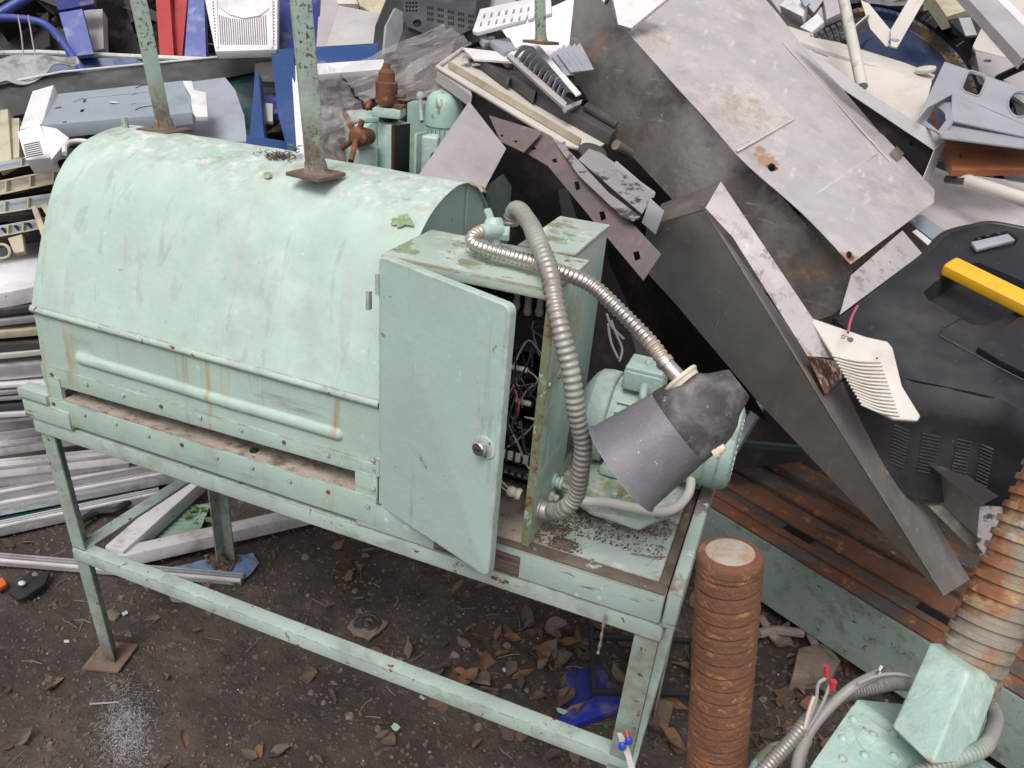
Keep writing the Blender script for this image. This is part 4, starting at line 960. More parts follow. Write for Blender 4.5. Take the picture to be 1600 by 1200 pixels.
# ================================================================ MACHINE BED (rails)
bed = T('machine_bed', 'long mint machine bed with rusty slide rails, lying diagonally behind the rusty spindle', 'machine bed', (.3, 2.0, 0))
a0 = V((.016, 2.007, 0)); bd = (V((.734, 1.624, 0))-a0).normalized(); bn = V((-bd.y, bd.x, 0))
if bn.y < 0: bn = -bn
def bedbox(s0_, s1_, w0, w1, z0, z1): return B().prism([a0+bd*s0_+bn*w0+ez_*z0, a0+bd*s1_+bn*w0+ez_*z0, a0+bd*s1_+bn*w1+ez_*z0, a0+bd*s0_+bn*w1+ez_*z0], ez_*(z1-z0))
bedbox(-.55, 1.5, 0, .44, .045, .243).out('body', M['bed_paint'], bed, bevel=.006)
bedbox(-.55, 1.5, .0055, .4345, .2432, .2462).out('way_plate', M['way_dark'], bed)
bedbox(-.55, 1.5, .004, .085, .2465, .252).out('rail', M['rail_rust'], bed, bevel=.002)
bedbox(-.55, 1.5, .055, .084, .2525, .257).out('rail', M['rail_rust'], bed, bevel=.003)
bedbox(-.55, 1.5, .13, .215, .2465, .255).out('rail', M['rail_rust'], bed, bevel=.003)
bedbox(-.55, 1.5, .24, .275, .2465, .262).out('rail', M['rail_rust'], bed, bevel=.004)
bedbox(-.55, 1.5, .2755, .31, .2465, .256).out('rail', M['rail_rust'], bed, bevel=.002)
bedbox(-.55, 1.5, .35, .433, .2465, .275).out('rail', M['rail_rust'], bed, bevel=.004)
for s_ in (-.3, .12, .52, .95): bedbox(s_, s_+.09, .088, .127, .2465, .2485).out('slot', M['black_steel_and_shade'], bed)
bedbox(.60, .78, .44, .56, .03, .33).out('bracket', M['bed_paint'], bed, bevel=.01)

# ================================================================ STAINLESS SHEET METAL (middle and right)
# big folded casing: light face, dark flank
cas = T('stainless_casing', 'largest stainless steel casing, tipped on edge, with rust round two holes', 'casing', P(1150, 250, 1.9))
LF = [(965, 33, 2.12), (1330, 412, 1.70), (1458, 318, 1.90)]
poly = [LF[0], (1150, 239), LF[1], LF[2], (1460, 298), (1412, 243), (1317, 137), (1241, 54), (1180, -20), (1010, -30)]
ph = [ring(1207, 260, 6, 7, 12), ring(1327, 398, 4.5, 5.5, 12)]
pts, n, hs = plh(poly, ph)
_r = ROOT[cas.name]; _on = lambda x, y: tuple(PN(x, y, pts[0], n)-_r)
mm('casing_face', (.70, .67, .66), .42, metal=.7, layers=[
    dict(color=(.50, .465, .45), scale=5, lo=.42, hi=.62, amt=.7, rough=.55, metal=.5), dict(color=(.40, .36, .33), scale=16, lo=.60, hi=.68, amt=.4, rough=.7),
    dict(kind='spot', pts=[(_on(1165, 175), .17), (_on(1020, 60), .09), (_on(1120, 230), .08)], color=(.30, .25, .20), scale=22, gain=.22, lo=.58, hi=.74, amt=.75, rough=.8),
    dict(color=(.78, .755, .745), scale=12, stretch=(3, .4, 3), lo=.60, hi=.68, amt=.4, rough=.5, metal=.3),
    dict(kind='spot', pts=[(_on(1200, 250), .055), (_on(1190, 232), .03), (_on(1328, 402), .036)], color=(.27, .15, .08), scale=75, gain=.42, lo=.66, hi=.80, amt=.85, rough=.85),
    dict(kind='spot', pts=[(_on(1207, 260), .022), (_on(1329, 402), .018)], color=(.13, .055, .03), scale=60, gain=.5, lo=.66, hi=.80, rough=.85),
    dict(color=(.16, .13, .11), scale=80, lo=.69, hi=.73, amt=.6)], bump=[(2.5, .012), (120, .0004)], var=.06)
B().plate(pts, n, .0016, hs, wob=.009, res=.04).out('face_panel', M['casing_face'], cas, ang=60)
NF, OF = n, pts[0]
def onL(x, y, up=0): return PN(x, y, OF, NF)+NF*up
# raised step along lower third and seams
B().beam(onL(1150, 238, .003), onL(1240, 187, .003), .006, .003, NF).out('seam', M['stainless'], cas, bevel=.001)
B().beam(onL(1222, 66, .0022), onL(1392, 255, .0022), .005, .0010, NF).out('fold', M['stainless'], cas, bevel=.0006)
B().beam(onL(1262, 312, .002), onL(1372, 239, .002), .005, .0010, NF).out('fold', M['stainless'], cas, bevel=.0005)
B().box(onL(1400, 242, .004), (onL(1406, 248)-onL(1394, 236))*.5, (onL(1405, 237)-onL(1396, 247))*.5, NF*.003).out('catch', M['steel_strip'], cas, bevel=.0008)
# flank: dim ground reflections put into its darker base colour
fl_ = [(965, 34, 2.12), (1148, 240, 1.915), (885, 102, 2.24)]
pts, n, _ = plh([fl_[0], fl_[1], (1222, 308), (1330, 428), (1348, 447), (1300, 492), (1262, 505), (1120, 400), (1045, 306), (945, 200), fl_[2], (897, -10), (930, -14)])
B().plate(pts, n, .0016, wob=.010, res=.045).out('flank_panel', M['stainless_dirt_and_shade'], cas, ang=60)
sheet('lower_lip', [(1330, 430, 1.70), (1410, 360, 1.82), (1441, 396, 1.80), (1312, 492)], .0016, 'flange_steel', cas)
sheet('corner_bracket', [(957, -5, 2.1), (1046, -5, 2.08), (986, 44, 2.05), (966, 38)], .012, 'stainless', cas)

# folded long trough
tr = T('stainless_trough', 'long narrow dark stainless steel trough leaning down over the rusty machine bed', 'trough', P(1475, 930, 1.45))
sheet('side_panel', [(1010, 352, 1.66), (1102, 328, 1.58), (1475, 932, 1.46), (1330, 782), (1188, 632), (1060, 480), (1005, 420)], .0016, 'trough_shaded', tr, wob=.0025, res=.045)
sheet('front_panel', [(1102, 327, 1.577), (1266, 556), (1316, 566, 1.70), (1515, 905), (1474, 931, 1.458)], .0016, 'trough_face', tr, wob=.002, res=.045)
sheet('end_panel', [(1474, 931, 1.458), (1516, 905, 1.60), (1500, 880), (1440, 860, 1.68)], .0016, 'trough_face', tr)
sheet('top_panel', [(1012, 352, 1.66), (1104, 326, 1.575), (1127, 284, 1.66), (1034, 318)], .0016, 'stainless_dirt_and_shade', tr)
sheet('folded_flange', [(1102, 325, 1.56), (1126, 284, 1.57), (1312, 560, 1.50), (1262, 556), (1145, 371)], .0016, 'flange_steel', tr, wob=.004, res=.03)
sheet('crumpled_corner', [(1003, 348, 1.62), (1016, 310, 1.60), (1037, 330, 1.58), (1024, 366)], .0016, 'aluminium', tr, wob=.012, res=.012)
sheet('rusty_flap', [(1262, 558, 1.52), (1315, 566, 1.66), (1318, 590), (1290, 616, 1.52)], .0006, 'rust_stain', tr)

# casing with white flange behind
wf = T('flanged_sheet', 'black sheet metal panel with a wide pale flange, wedged behind the large stainless casing', 'panel', P(1440, 250, 2.0))
sheet('flange', [(1245, 66, 2.2), (1268, 80), (1365, 150), (1479, 218, 2.0), (1460, 234, 1.96), (1318, 139)], .002, 'flange_light', wf)
sheet('black_side', [(1316, 138, 2.1), (1461, 234, 1.97), (1444, 280, 2.0), (1412, 250), (1300, 120)], .002, 'black_steel_and_shade', wf, holes=[ring(1424, 224, 3.4, 4, 10)])
sheet('end_flange', [(1461, 233, 1.96), (1479, 219, 2.0), (1453, 284, 2.02), (1443, 278)], .002, 'flange_light', wf)

# thin perforated strip, twisted
ps = T('perforated_strip', 'bent brownish steel strip with square holes, sloping down to the cabinet', 'strip', P(980, 380, 1.6))
sheet('strip', [(764, 180, 1.95), (862, 213, 1.86), (782, 221, 1.93), (818, 237), (856, 261), (932, 352), (960, 386), (975, 340), (904, 256)][0:0] or [(862, 213, 1.86), (1033, 397, 1.48), (1005, 438, 1.47), (932, 351), (856, 259), (818, 237), (846, 205)], .002, 'steel_strip', ps,
      holes=[[(897, 284), (904, 283), (907, 295), (900, 298)], [(936, 331), (944, 330), (947, 342), (939, 345)], [(989, 394), (998, 392), (1001, 404), (992, 408)], [(862, 249), (869, 247), (871, 253), (865, 255)], [(829, 231), (835, 228), (838, 233), (832, 235)]])
sheet('strip_end', [(764, 180, 1.97), (848, 206, 1.87), (818, 238, 1.85), (782, 221)], .002, 'steel_strip', ps, holes=[ring(806, 221, 3, 2, 8), ring(784, 212, 2.5, 2, 8)])
sheet('lip', [(862, 215, 1.855), (880, 225), (950, 300), (1000, 338, 1.55), (990, 345, 1.54), (972, 338), (905, 275)], .002, 'grimy_steel', ps)
ch = T('dirty_channel', 'short grey metal channel caked with black grime, lying beside the bent perforated strip', 'channel', P(970, 290, 1.68))
sheet('web', [(904, 249, 1.76), (921, 232, 1.80), (1022, 304, 1.66), (1003, 334, 1.62)], .002, 'grimy_steel', ch)
sheet('back_flange', [(921, 233, 1.80), (938, 238, 1.82), (1024, 300, 1.70), (1022, 308)], .002, 'warm_grey', ch)
sheet('back_flange', [(953, 262, 1.84), (963, 251), (1024, 303, 1.70), (1018, 308, 1.69)], .002, 'warm_grey', ch)
sheet('lower_flange', [(904, 250, 1.76), (1003, 333, 1.62), (998, 345, 1.64), (900, 262)], .002, 'steel_strip', ch)
d1 = B().lathe(P(925, 240, 1.9), RW @ V((.2, -.6, -.6)), [(0, .036), (.004, .037), (.010, .034), (.012, .026)], 28)
tag(d1.out('steel_disc', M['dark_grey']), 'dark round steel cap half hidden above the grimy channel', 'cap')
d1 = B().cyl(P(962, 226, 1.86), P(983, 240, 1.9), .013, n=18)
tag(d1.out('short_pipe', M['stainless_dirt_and_shade']), 'short bright metal pipe stub under the stainless casing', 'pipe')

# grey card-like panel and near-black panels added as the deep shade of an open gap
t = sheet('grey_board', [(733, 158, 1.92), (791, 232, 1.85), (755, 300, 1.70), (648, 282, 1.70)], .003, 'warm_grey', bevel=.001)
tag(t, 'plain pinkish grey cover plate standing on its corner behind the hood end', 'plate')
dk = T('gap_shade_panels', 'near-black panels added for the deep shade in the gap behind the cabinet and motor', 'box', P(950, 400, 2.3))
sheet('back_panel', [(740, 150, 2.7), (1080, 260, 2.7), (1260, 720, 2.4), (930, 760), (760, 360)], .003, 'black_steel_and_shade', dk)
sheet('side_panel', [(862, 210, 2.0), (1010, 350, 1.85), (1200, 660, 1.8), (1010, 540, 2.1), (880, 330, 2.3)][:4], .003, 'black_steel_and_shade', dk)
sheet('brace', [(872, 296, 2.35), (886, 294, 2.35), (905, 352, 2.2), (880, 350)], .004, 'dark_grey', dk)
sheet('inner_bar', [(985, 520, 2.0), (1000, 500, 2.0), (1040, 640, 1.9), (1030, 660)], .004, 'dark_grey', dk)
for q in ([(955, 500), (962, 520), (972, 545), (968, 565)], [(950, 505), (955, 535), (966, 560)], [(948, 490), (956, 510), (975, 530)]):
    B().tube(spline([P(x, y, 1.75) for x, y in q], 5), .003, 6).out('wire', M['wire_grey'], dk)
b_ = T('cross_tube', 'dark grey square tube crossing behind the motor', 'tube', P(1180, 650, 1.8))
B().beam(P(1120, 745, 1.75), P(1190, 630, 1.85), .02, .02).out('tube', M['grey_plastic'], b_)
B().beam(P(1130, 690, 2.0), P(1290, 705, 2.0), .015, .015).out('tube', M['teal_dark'], b_)

# tray under the black case
ft = T('flat_tray', 'flat dark stainless tray with an upturned edge under the black plastic case', 'tray', P(1480, 800, 1.55))
sheet('floor', [(1330, 640, 1.75), (1440, 700), (1540, 790, 1.52), (1522, 862, 1.50), (1420, 760)], .002, 'stainless_dirt_and_shade', ft)
sheet('edge', [(1360, 650, 1.70), (1380, 655, 1.70), (1560, 775, 1.47), (1532, 790, 1.46)], .002, 'tray_dark', ft)
sheet('inner_edge', [(1362, 652, 1.70), (1532, 790, 1.46), (1528, 840, 1.49), (1365, 690)], .002, 'trough_shaded', ft)
sheet('end_piece', [(1531, 790, 1.46), (1568, 792, 1.45), (1560, 830, 1.46), (1540, 870, 1.48), (1526, 850)], .002, 'grimy_steel', ft)
sheet('shelf', [(1400, 668, 1.78), (1640, 780, 1.60), (1570, 795, 1.50), (1380, 672)], .002, 'tray_dark', ft)

# air conditioner front panel with raised ribs and maker's mark
ac = T('ribbed_cover', 'curved cream plastic cover with fine ribs and a small round maker mark', 'cover', P(1370, 600, 1.5))
pp_ = [(1262, 494, 1.52), (1354, 526), (1387, 533, 1.47), (1395, 543), (1410, 603), (1439, 650, 1.41), (1434, 658), (1396, 655), (1360, 636), (1310, 570)]
pts, n = pl(pp_); B().prism(pts, -n*.012).out('panel', M['cream_plastic'], ac, bevel=.004, segs=3); OA, NA = pts[0], n
def onA(x, y, up=0): return PN(x, y, OA, NA)+NA*up
for i in range(15):
    t = i/14; xa, ya = lerp(1300, 1345, t), lerp(556, 632, t); xb_, yb_ = lerp(1376, 1405, t), lerp(566, 650, t)
    q = [onA(xa, ya, .0015), onA(lerp(xa, xb_, .5), lerp(ya, yb_, .5)+4, .003), onA(xb_, yb_, .0015)]
    B().tube(spline(q, 6), .0024, 6).out('rib', M['cream_plastic'], ac)
fc = bpy.data.curves.new('mark', 'FONT'); fc.body = 'LG'; fc.size = .0115; fc.extrude = .0003; fc.align_x = 'CENTER'; fc.align_y = 'CENTER'
to = bpy.data.objects.new('tmp', fc); COL.objects.link(to); bpy.context.view_layer.update()
tm = bpy.data.meshes.new_from_object(to); bpy.data.objects.remove(to)
ux = (onA(1317, 525)-onA(1331, 530)).normalized(); uy = NA.cross(ux)
mk = bpy.data.objects.new('lettering', tm); COL.objects.link(mk); mk.parent = ac
c_ = onA(1320, 527, .0006)-ROOT[ac.name]; mx_ = Matrix.Identity(4)
for i in range(3): mx_[i][0] = ux[i]; mx_[i][1] = uy[i]; mx_[i][2] = NA[i]; mx_[i][3] = c_[i]
mk.matrix_local = mx_; tm.materials.clear(); tm.materials.append(M['dark_grey'])
B().lathe(onA(1329, 531, .0002), NA, [(0, .0052), (.0006, .0052)], 20).out('round_mark', M['dark_grey'], ac)
B().lathe(onA(1370, 560, .0002), NA, [(0, .002), (.0006, .002)], 10).out('clip_hole', M['dark_grey'], ac)
tag(B().tube(spline([P(1325, 520, 1.44), P(1328, 505, 1.46), P(1332, 493, 1.48), P(1340, 478, 1.52)], 5), .0025, 8).out('loose_wire', M['pink_wire']), 'thin reddish wire poking out above the cream cover', 'wire')

# black plastic case with a yellow handle
bc = T('plastic_case', 'large black plastic equipment case with a bright yellow carry handle set in its lid', 'case', P(1500, 600, 1.5))
tp_ = [(1306, 500, 1.64), (1444, 396), (1475, 365), (1520, 352, 1.88), (1556, 348), (1640, 365), (1760, 430), (1760, 720), (1610, 648, 1.43), (1560, 622), (1520, 612), (1410, 590)]
pts, n = pl(tp_); OB, NB = pts[0], n
def onB(x, y, up=0): return PN(x, y, OB, NB)+NB*up
rec = [(1444, 456), (1462, 440), (1500, 415), (1530, 410), (1600, 440), (1640, 465), (1600, 478), (1563, 499), (1540, 508), (1520, 507), (1450, 468)]
hole2 = [(1578, 550), (1590, 540), (1640, 530), (1640, 590), (1600, 566), (1585, 560)]
slot = [(1522, 372), (1575, 360), (1592, 372), (1585, 384), (1530, 388)]
B().plate(pts, n, .008, [[onB(*q) for q in rec], [onB(*q) for q in hole2], [onB(*q) for q in slot]]).out('lid', M['black_plastic'], bc, bevel=.002)
for rc, dp in ((rec, .045), (hole2, .03), (slot, .015)):
    b = B(); tv = [b.bm.verts.new(onB(*q, -.002)) for q in rc]; cc = V((sum(q[0] for q in rc)/len(rc), sum(q[1] for q in rc)/len(rc)))
    bv_ = [b.bm.verts.new(onB(*lerp(V(q), cc, .12))-NB*dp) for q in rc]
    for i in range(len(rc)): b.face([tv[i], tv[(i+1) % len(rc)], bv_[(i+1) % len(rc)], bv_[i]])
    b.face(bv_); b.out('recess', M['black_plastic'], bc)
# rolled rim and side wall
rim = [onB(*q, -.003) for q in ((1306, 500), (1330, 545), (1410, 590), (1470, 600), (1520, 612), (1560, 622), (1610, 648), (1700, 690))]
side = [onB(*q) for q in ((1306, 500), (1360, 552), (1410, 590), (1460, 603), (1520, 612), (1560, 622), (1610, 648), (1760, 720))]
dn_ = (RW @ V((.02, .93, .30))).normalized()
b = B(); sp = spline(side, 6)
def side_fn(u, v):
    i = u*(len(sp)-1); k = min(int(i), len(sp)-2); p = lerp(sp[k], sp[k+1], i-k)
    bul = .012*math.sin(min(1, v*4)*math.pi*.5) if v < .25 else .012-.012*min(1, (v-.25)*6)
    return p+dn_*(.24*v)-NB*0+(CAMP-p).normalized()*(bul+.006*math.sin(u*9)*(1-v))
b.grid(42, 24, side_fn); b.out('side_wall', M['black_plastic'], bc)
for g_ in range(4):
    for i in range(12):
        u = .28+g_*.13; v = .42+i*.03
        p = side_fn(u, v); q = side_fn(u+.07, v+.004); off = (CAMP-p).normalized()*.003
        B().beam(p+off, q+off, .0022, .0022).out('vent_bar', M['dark_grey'], bc)
ha, hb_ = onB(1477, 428, .022), onB(1608, 494, .022)
hu = (hb_-ha).normalized(); hv = NB.cross(hu).normalized()
B().box((ha+hb_)/2, (hb_-ha)/2*1.04, hv*.025, NB*.016).out('handle', M['yellow_plastic'], bc, bevel=.011, segs=3)
B().box(ha+hu*.004-NB*.012, hu*.007, hv*.012, NB*.010).out('handle_foot', M['yellow_plastic'], bc, bevel=.002)
B().tube(spline([onB(*q, -.006) for q in ((1306, 500), (1370, 452), (1444, 396), (1475, 365), (1520, 352), (1556, 348), (1640, 365))], 5), .009, 12).out('rounded_edge', M['black_plastic'], bc)
# raised moulding and pressed outlines
B().prism([onB(*q, .0005) for q in ((1523, 550), (1585, 505), (1700, 470), (1760, 620), (1600, 592), (1560, 572))], NB*.014).out('raised_panel', M['black_plastic'], bc, bevel=.004)
B().tube([onB(*q, .0005) for q in ((1468, 525), (1474, 512), (1500, 498), (1506, 496))], .0022, 6).out('moulded_line', M['black_plastic'], bc)
B().tube([onB(*q, .0005) for q in ((1468, 525), (1510, 548), (1560, 575), (1640, 615))], .0022, 6).out('moulded_line', M['black_plastic'], bc)
clip = T('grey_clip', 'small translucent grey plastic clip lying on the lid of the black case', 'clip', onB(1550, 382, .004))
B().prism([onB(*q, .003) for q in ((1515, 384), (1572, 371), (1583, 381), (1524, 396))], NB*.008).out('body', M['grey_plastic'], clip, bevel=.0015)
for x, y in ((1528, 377), (1541, 372), (1558, 368)): B().box(onB(x, y, .006), ex*.004, ey*.007, NB*.002).out('tooth', M['dark_grey'], clip)
tag(sheet('blue_grey_strip', [(1418, 345, 1.98), (1440, 335, 2.0), (1500, 375, 1.9), (1475, 388)], .006, 'chassis_blue'), 'flat blue-grey strip behind the black case', 'strip')
tag(sheet('white_strip', [(1425, 362, 1.90), (1432, 358, 1.90), (1470, 388, 1.82), (1463, 394)], .006, 'window_white'), 'thin white strip behind the black case', 'strip')
tag(sheet('stainless_sheet', [(1400, 240, 2.25), (1480, 268), (1700, 300, 2.2), (1700, 420, 1.9), (1590, 372), (1500, 382), (1420, 345)], .002, 'stainless', wob=.004, res=.06), 'flat brushed steel sheet behind the black plastic case', 'sheet')

# ================================================================ RIGHT BACK: plastics
bcx = T('beige_casing', 'long beige plastic air conditioner casing behind the stainless steel casing', 'casing', P(1350, 150, 2.3))
sheet('top_face', [(1215, 35, 2.7), (1330, 72), (1415, 98), (1462, 117, 2.46), (1455, 128, 2.38), (1330, 92), (1241, 62)], .02, 'cream_plastic', bcx, bevel=.003)
sheet('front_face', [(1241, 62, 2.56), (1330, 92), (1456, 128, 2.36), (1438, 200, 2.24), (1350, 170), (1250, 100)], .003, 'cream_plastic', bcx)
B().lathe(P(1446, 112, 2.42), RW @ V((-.2, -.8, -.5)), [(0, .03), (.012, .03)], 20).out('round_end', M['cream_plastic'], bcx, bevel=.003)
sheet('slot', [(1270, 76, 2.45), (1292, 83, 2.44), (1294, 88, 2.43), (1272, 80)], .003, 'grey_plastic', bcx)
tag(B().cyl(P(1313, -25, 2.42), P(1347, 136, 2.2), .016, n=18).out('painted_pipe', M['pvc_white']), 'thin off-white painted pipe leaning against the beige casing', 'pipe')
# grey console with openings and shelf
gc = T('grey_console', 'grey moulded plastic housing with a square and a round opening, above the wood panel', 'housing', P(1530, 170, 2.1))
sheet('top_plate', [(1476, 96, 2.2), (1620, 145, 2.15), (1640, 212, 2.0), (1560, 176), (1488, 147, 2.06), (1450, 168), (1432, 190)], .006, 'grey_plastic', gc, bevel=.0015,
      holes=[[(1512, 116), (1517, 112), (1536, 118), (1540, 124), (1531, 146), (1526, 149), (1508, 143), (1504, 138)], ring(1594, 163, 18, 19, 20, .4)])
for q in (ring(1594, 163, 19.5, 20.5, 24, .4), [(1511, 115), (1516, 111), (1537, 117), (1541.5, 123), (1532, 148), (1526, 151), (1507, 144), (1502, 138)]):
    pq = [P(x, y, 2.12+.0*x) for x, y in q]
    o_, n_2 = P(1476, 96, 2.2), (P(1620, 145, 2.15)-P(1476, 96, 2.2)).cross(P(1640, 212, 2.0)-P(1476, 96, 2.2)).normalized()
    if n_2.dot(o_-CAMP) > 0: n_2 = -n_2
    pq = [PN(x, y, o_, n_2)+n_2*.001 for x, y in q]; B().tube(pq+[pq[0], pq[1]], .0028, 8, cap=False).out('rim', M['grey_plastic'], gc)
sheet('recess_wall', [(1488, 147, 2.06), (1640, 212, 1.99), (1640, 222, 1.97), (1486, 188, 2.03)], .004, 'grey_plastic', gc)
sheet('shelf', [(1486, 186, 2.05), (1640, 222, 1.98), (1640, 236, 1.90), (1472, 214, 1.93)], .005, 'grey_plastic', gc, bevel=.001)
sheet('left_leg', [(1432, 190, 2.08), (1458, 160, 2.12), (1486, 160, 2.05), (1488, 190), (1470, 215, 1.95), (1468, 208)], .004, 'grey_plastic', gc, holes=[[(1446, 188), (1462, 164), (1476, 176), (1478, 188), (1466, 204)]])
wp = T('veneer_board', 'orange brown wood veneer panel with keyhole slots under the grey moulded housing', 'panel', P(1540, 240, 2.0))
sheet('face', [(1477, 209, 2.05), (1640, 236, 2.0), (1640, 264, 1.95), (1488, 266, 1.97)], .018, 'wood_orange', wp, holes=[ring(1501, 244, 2, 3, 8), ring(1601, 240, 2.5, 2, 8)])
sheet('end_face', [(1477, 209, 2.05), (1488, 266, 1.97), (1478, 268, 2.02), (1464, 200, 2.12)], .004, 'wood_orange', wp)
sheet('slat', [(1450, 160, 2.2), (1456, 158, 2.2), (1468, 205, 2.12), (1462, 208)], .01, 'wood_orange', wp)
tag(B().tube([P(1499, 279, 1.98), P(1620, 318, 1.85)], .017, 18).out('plastic_pipe', M['cream_plastic']), 'cream plastic pipe lying under the wood veneer panel', 'pipe')
tag(B().tube([P(1478, 280, 2.0), P(1508, 283, 1.96)], .010, 12).out('dark_pipe_stub', M['dark_grey']), 'short dark pipe stub beside the cream pipe', 'pipe')
tag(sheet('grey_offcut', [(1560, 262, 2.1), (1640, 255, 2.1), (1640, 290, 2.0), (1575, 280)], .004, 'grey_plastic'), 'grey plastic offcut at the right edge beneath the wood panel', 'offcut')

# blue drum
dr = T('blue_drum', 'large navy blue plastic drum lying on its side with an ochre stained rim', 'drum', P(1430, 90, 3.0))
dc = P(1408, 112, 3.0); dax = (RW @ V((.25, -.42, -.87))).normalized()
R_ = .312
B().lathe(dc-dax*.6, dax, [(0, R_*.95), (.1, R_), (.2, R_*.97), (.55, R_), (.585, R_*1.04), (.62, R_*1.05), (.64, R_*1.03)], 64, cap=False).out('body', M['navy'], dr)
B().lathe(dc, dax, [(0, R_*1.04), (.02, R_*1.045), (.028, R_*1.02), (.026, R_*.96), (-.002, R_*.94), (-.004, R_*.93)], 64, cap=False).out('rim', M['navy_ochre'], dr)
B().lathe(dc, dax, [(-.004, R_*.935), (-.002, R_*.6), (.012, R_*.56), (.014, .001)], 64, cap=False).out('lid', M['navy'], dr)
for i in range(60):
    a = 2*math.pi*i/60; u = dax.orthogonal().normalized(); v = dax.cross(u)
    p = dc+(u*math.cos(a)+v*math.sin(a))*R_*1.0+dax*.026
    B().box(p, (u*math.cos(a)+v*math.sin(a))*.010, (v*math.cos(a)-u*math.sin(a))*.003, dax*.003).out('rim_rib', M['navy'], dr)
vf = T('angled_bracket', 'pale V shaped folded metal bracket in front of the navy drum', 'bracket', P(1395, 70, 2.6))
sheet('arm', [(1345, 0, 2.7), (1358, 6), (1398, 55, 2.6), (1402, 70, 2.58), (1385, 73), (1360, 45)], .004, 'cream_plastic', vf)
sheet('arm', [(1392, 46, 2.6), (1425, -10, 2.75), (1450, -10, 2.75), (1402, 74, 2.58), (1392, 72)], .004, 'cream_plastic', vf)
B().ball(P(1397, 64, 2.56), .012, sq=(1.4, .8, .8), sub=2, jit=.2).out('latch', M['grey_plastic'], vf)
tag(sheet('curved_bracket', [(1318, 62, 2.62), (1340, 38, 2.6), (1358, 22, 2.62), (1362, 34), (1345, 52), (1318, 78)], .004, 'cream_plastic'), 'small pale curved bracket beside the off-white pipe', 'bracket')
# electronics clutter top right
el = T('electronic_unit', 'pale grey electronic chassis with relays, top edge right of the stainless casing', 'chassis', P(1260, 40, 2.9))
sheet('plate', [(1180, -30, 2.9), (1325, -30, 2.9), (1318, 20, 2.8), (1282, 42), (1240, 48), (1205, 0)], .01, 'warm_grey', el)
for q, mt_, t_ in (([(1218, 8, 2.75), (1240, -12, 2.75), (1262, 0, 2.7), (1254, 26)], 'window_white', .04), ([(1248, -8, 2.72), (1270, -20, 2.72), (1290, -4, 2.7), (1272, 20)], 'grey_plastic', .03), ([(1286, -4, 2.7), (1320, -12, 2.7), (1322, 16, 2.65), (1292, 30)], 'warm_grey', .03), ([(1250, 42, 2.68), (1278, 20, 2.68), (1288, 34, 2.64), (1268, 50)], 'window_white', .02), ([(1250, -2, 2.69), (1260, -8, 2.69), (1266, 4, 2.67), (1258, 10)], 'chassis_blue', .01)):
    sheet('component', q, t_, mt_, el, bevel=.002)
for i in range(7):
    for j in range(4):
        x, y = 1262+i*9+j*2, 56-i*4+j*6; sheet('socket', [(x, y, 2.62), (x+6, y-2, 2.62), (x+8, y+3, 2.6), (x+2, y+5)], .01, 'dark_grey', el)
cr = T('black_crate_grid', 'dark grid of sockets in a grey frame above the beige casing', 'grid', P(1300, 50, 2.75))
sheet('back', [(1240, 60, 2.72), (1310, 26, 2.72), (1330, 50, 2.66), (1320, 90), (1262, 70)], .01, 'dark_grey', cr)
t1 = T('grey_rack', 'grey metal racking behind the navy drum', 'rack', P(1450, 5, 3.6))
for q in ((1345, -5, 1480, -8), (1440, 12, 1500, -4), (1350, 4, 1480, 2)): B().beam(P(q[0], q[1], 3.6), P(q[2], q[3], 3.6), .03, .03).out('bar', M['frame_grey'], t1)
sheet('block', [(1478, -20, 3.5), (1492, -20, 3.5), (1492, 16, 3.45), (1480, 18)], .05, 'grey_plastic', t1)
tag(sheet('dark_battery', [(1480, 30, 2.9), (1512, 25, 2.85), (1536, 38, 2.8), (1524, 58), (1510, 60)], .05, 'black_plastic', bevel=.003), 'black block with a silver label above the grey housing', 'box')
tag(sheet('silver_tag', [(1498, 28, 2.80), (1516, 27, 2.80), (1527, 54, 2.75), (1509, 56)], .004, 'aluminium'), 'silver striped metal plate on the black block', 'plate')
tag(sheet('cream_panel', [(1536, 38, 2.75), (1600, 90, 2.6), (1592, 94), (1524, 78, 2.65), (1520, 72)], .01, 'cream_plastic', bevel=.002), 'cream plastic panel with rounded corner right of the navy drum', 'panel')  # single flat panel, not a whole casing
tag(sheet('taupe_panel', [(1524, 80, 2.64), (1640, 104, 2.5), (1640, 190, 2.3), (1530, 112)], .01, 'warm_grey', holes=[ring(1543, 95, 7, 2.5, 10)]), 'taupe plastic panel with an oval hole right of the navy drum', 'panel')  # flat panel with one oval hole, not a casing
tag(sheet('cream_board', [(1550, -20, 2.7), (1660, -20, 2.7), (1660, 60, 2.5), (1590, 40)], .01, 'cream_plastic'), 'cream board behind the white box section at the top right', 'board')
b = B(); wbx = T('white_box_section', 'pale grey box section bar crossing the top right corner', 'bar', P(1560, 40, 2.3))
sheet('face', [(1496, -20, 2.45), (1545, -20, 2.45), (1622, 62, 2.2), (1598, 92, 2.2)], .03, 'window_grey', wbx); sheet('edge', [(1540, -20, 2.44), (1556, -20, 2.45), (1640, 66, 2.2), (1624, 66)], .03, 'white_plastic', wbx)
tag(B().tube(spline([P(1560, 122, 2.5), P(1590, 108, 2.4), P(1620, 96, 2.3)], 4), .012, 12).out('curved_pipe', M['black_rubber']), 'black tubular handle at the right edge by the taupe panel', 'handle')
tag(sheet('keypad', [(1575, 130, 2.5), (1640, 120, 2.45), (1640, 190, 2.3), (1590, 180)], .02, 'dark_grey'), 'dark keypad panel at the right edge behind the grey housing', 'panel')
tag(sheet('beige_box_top', [(1440, -30, 3.2), (1520, -30, 3.2), (1530, 10, 3.0), (1480, 26)], .05, 'beige_frame'), 'yellowish beige box behind the navy drum at the top edge', 'box')

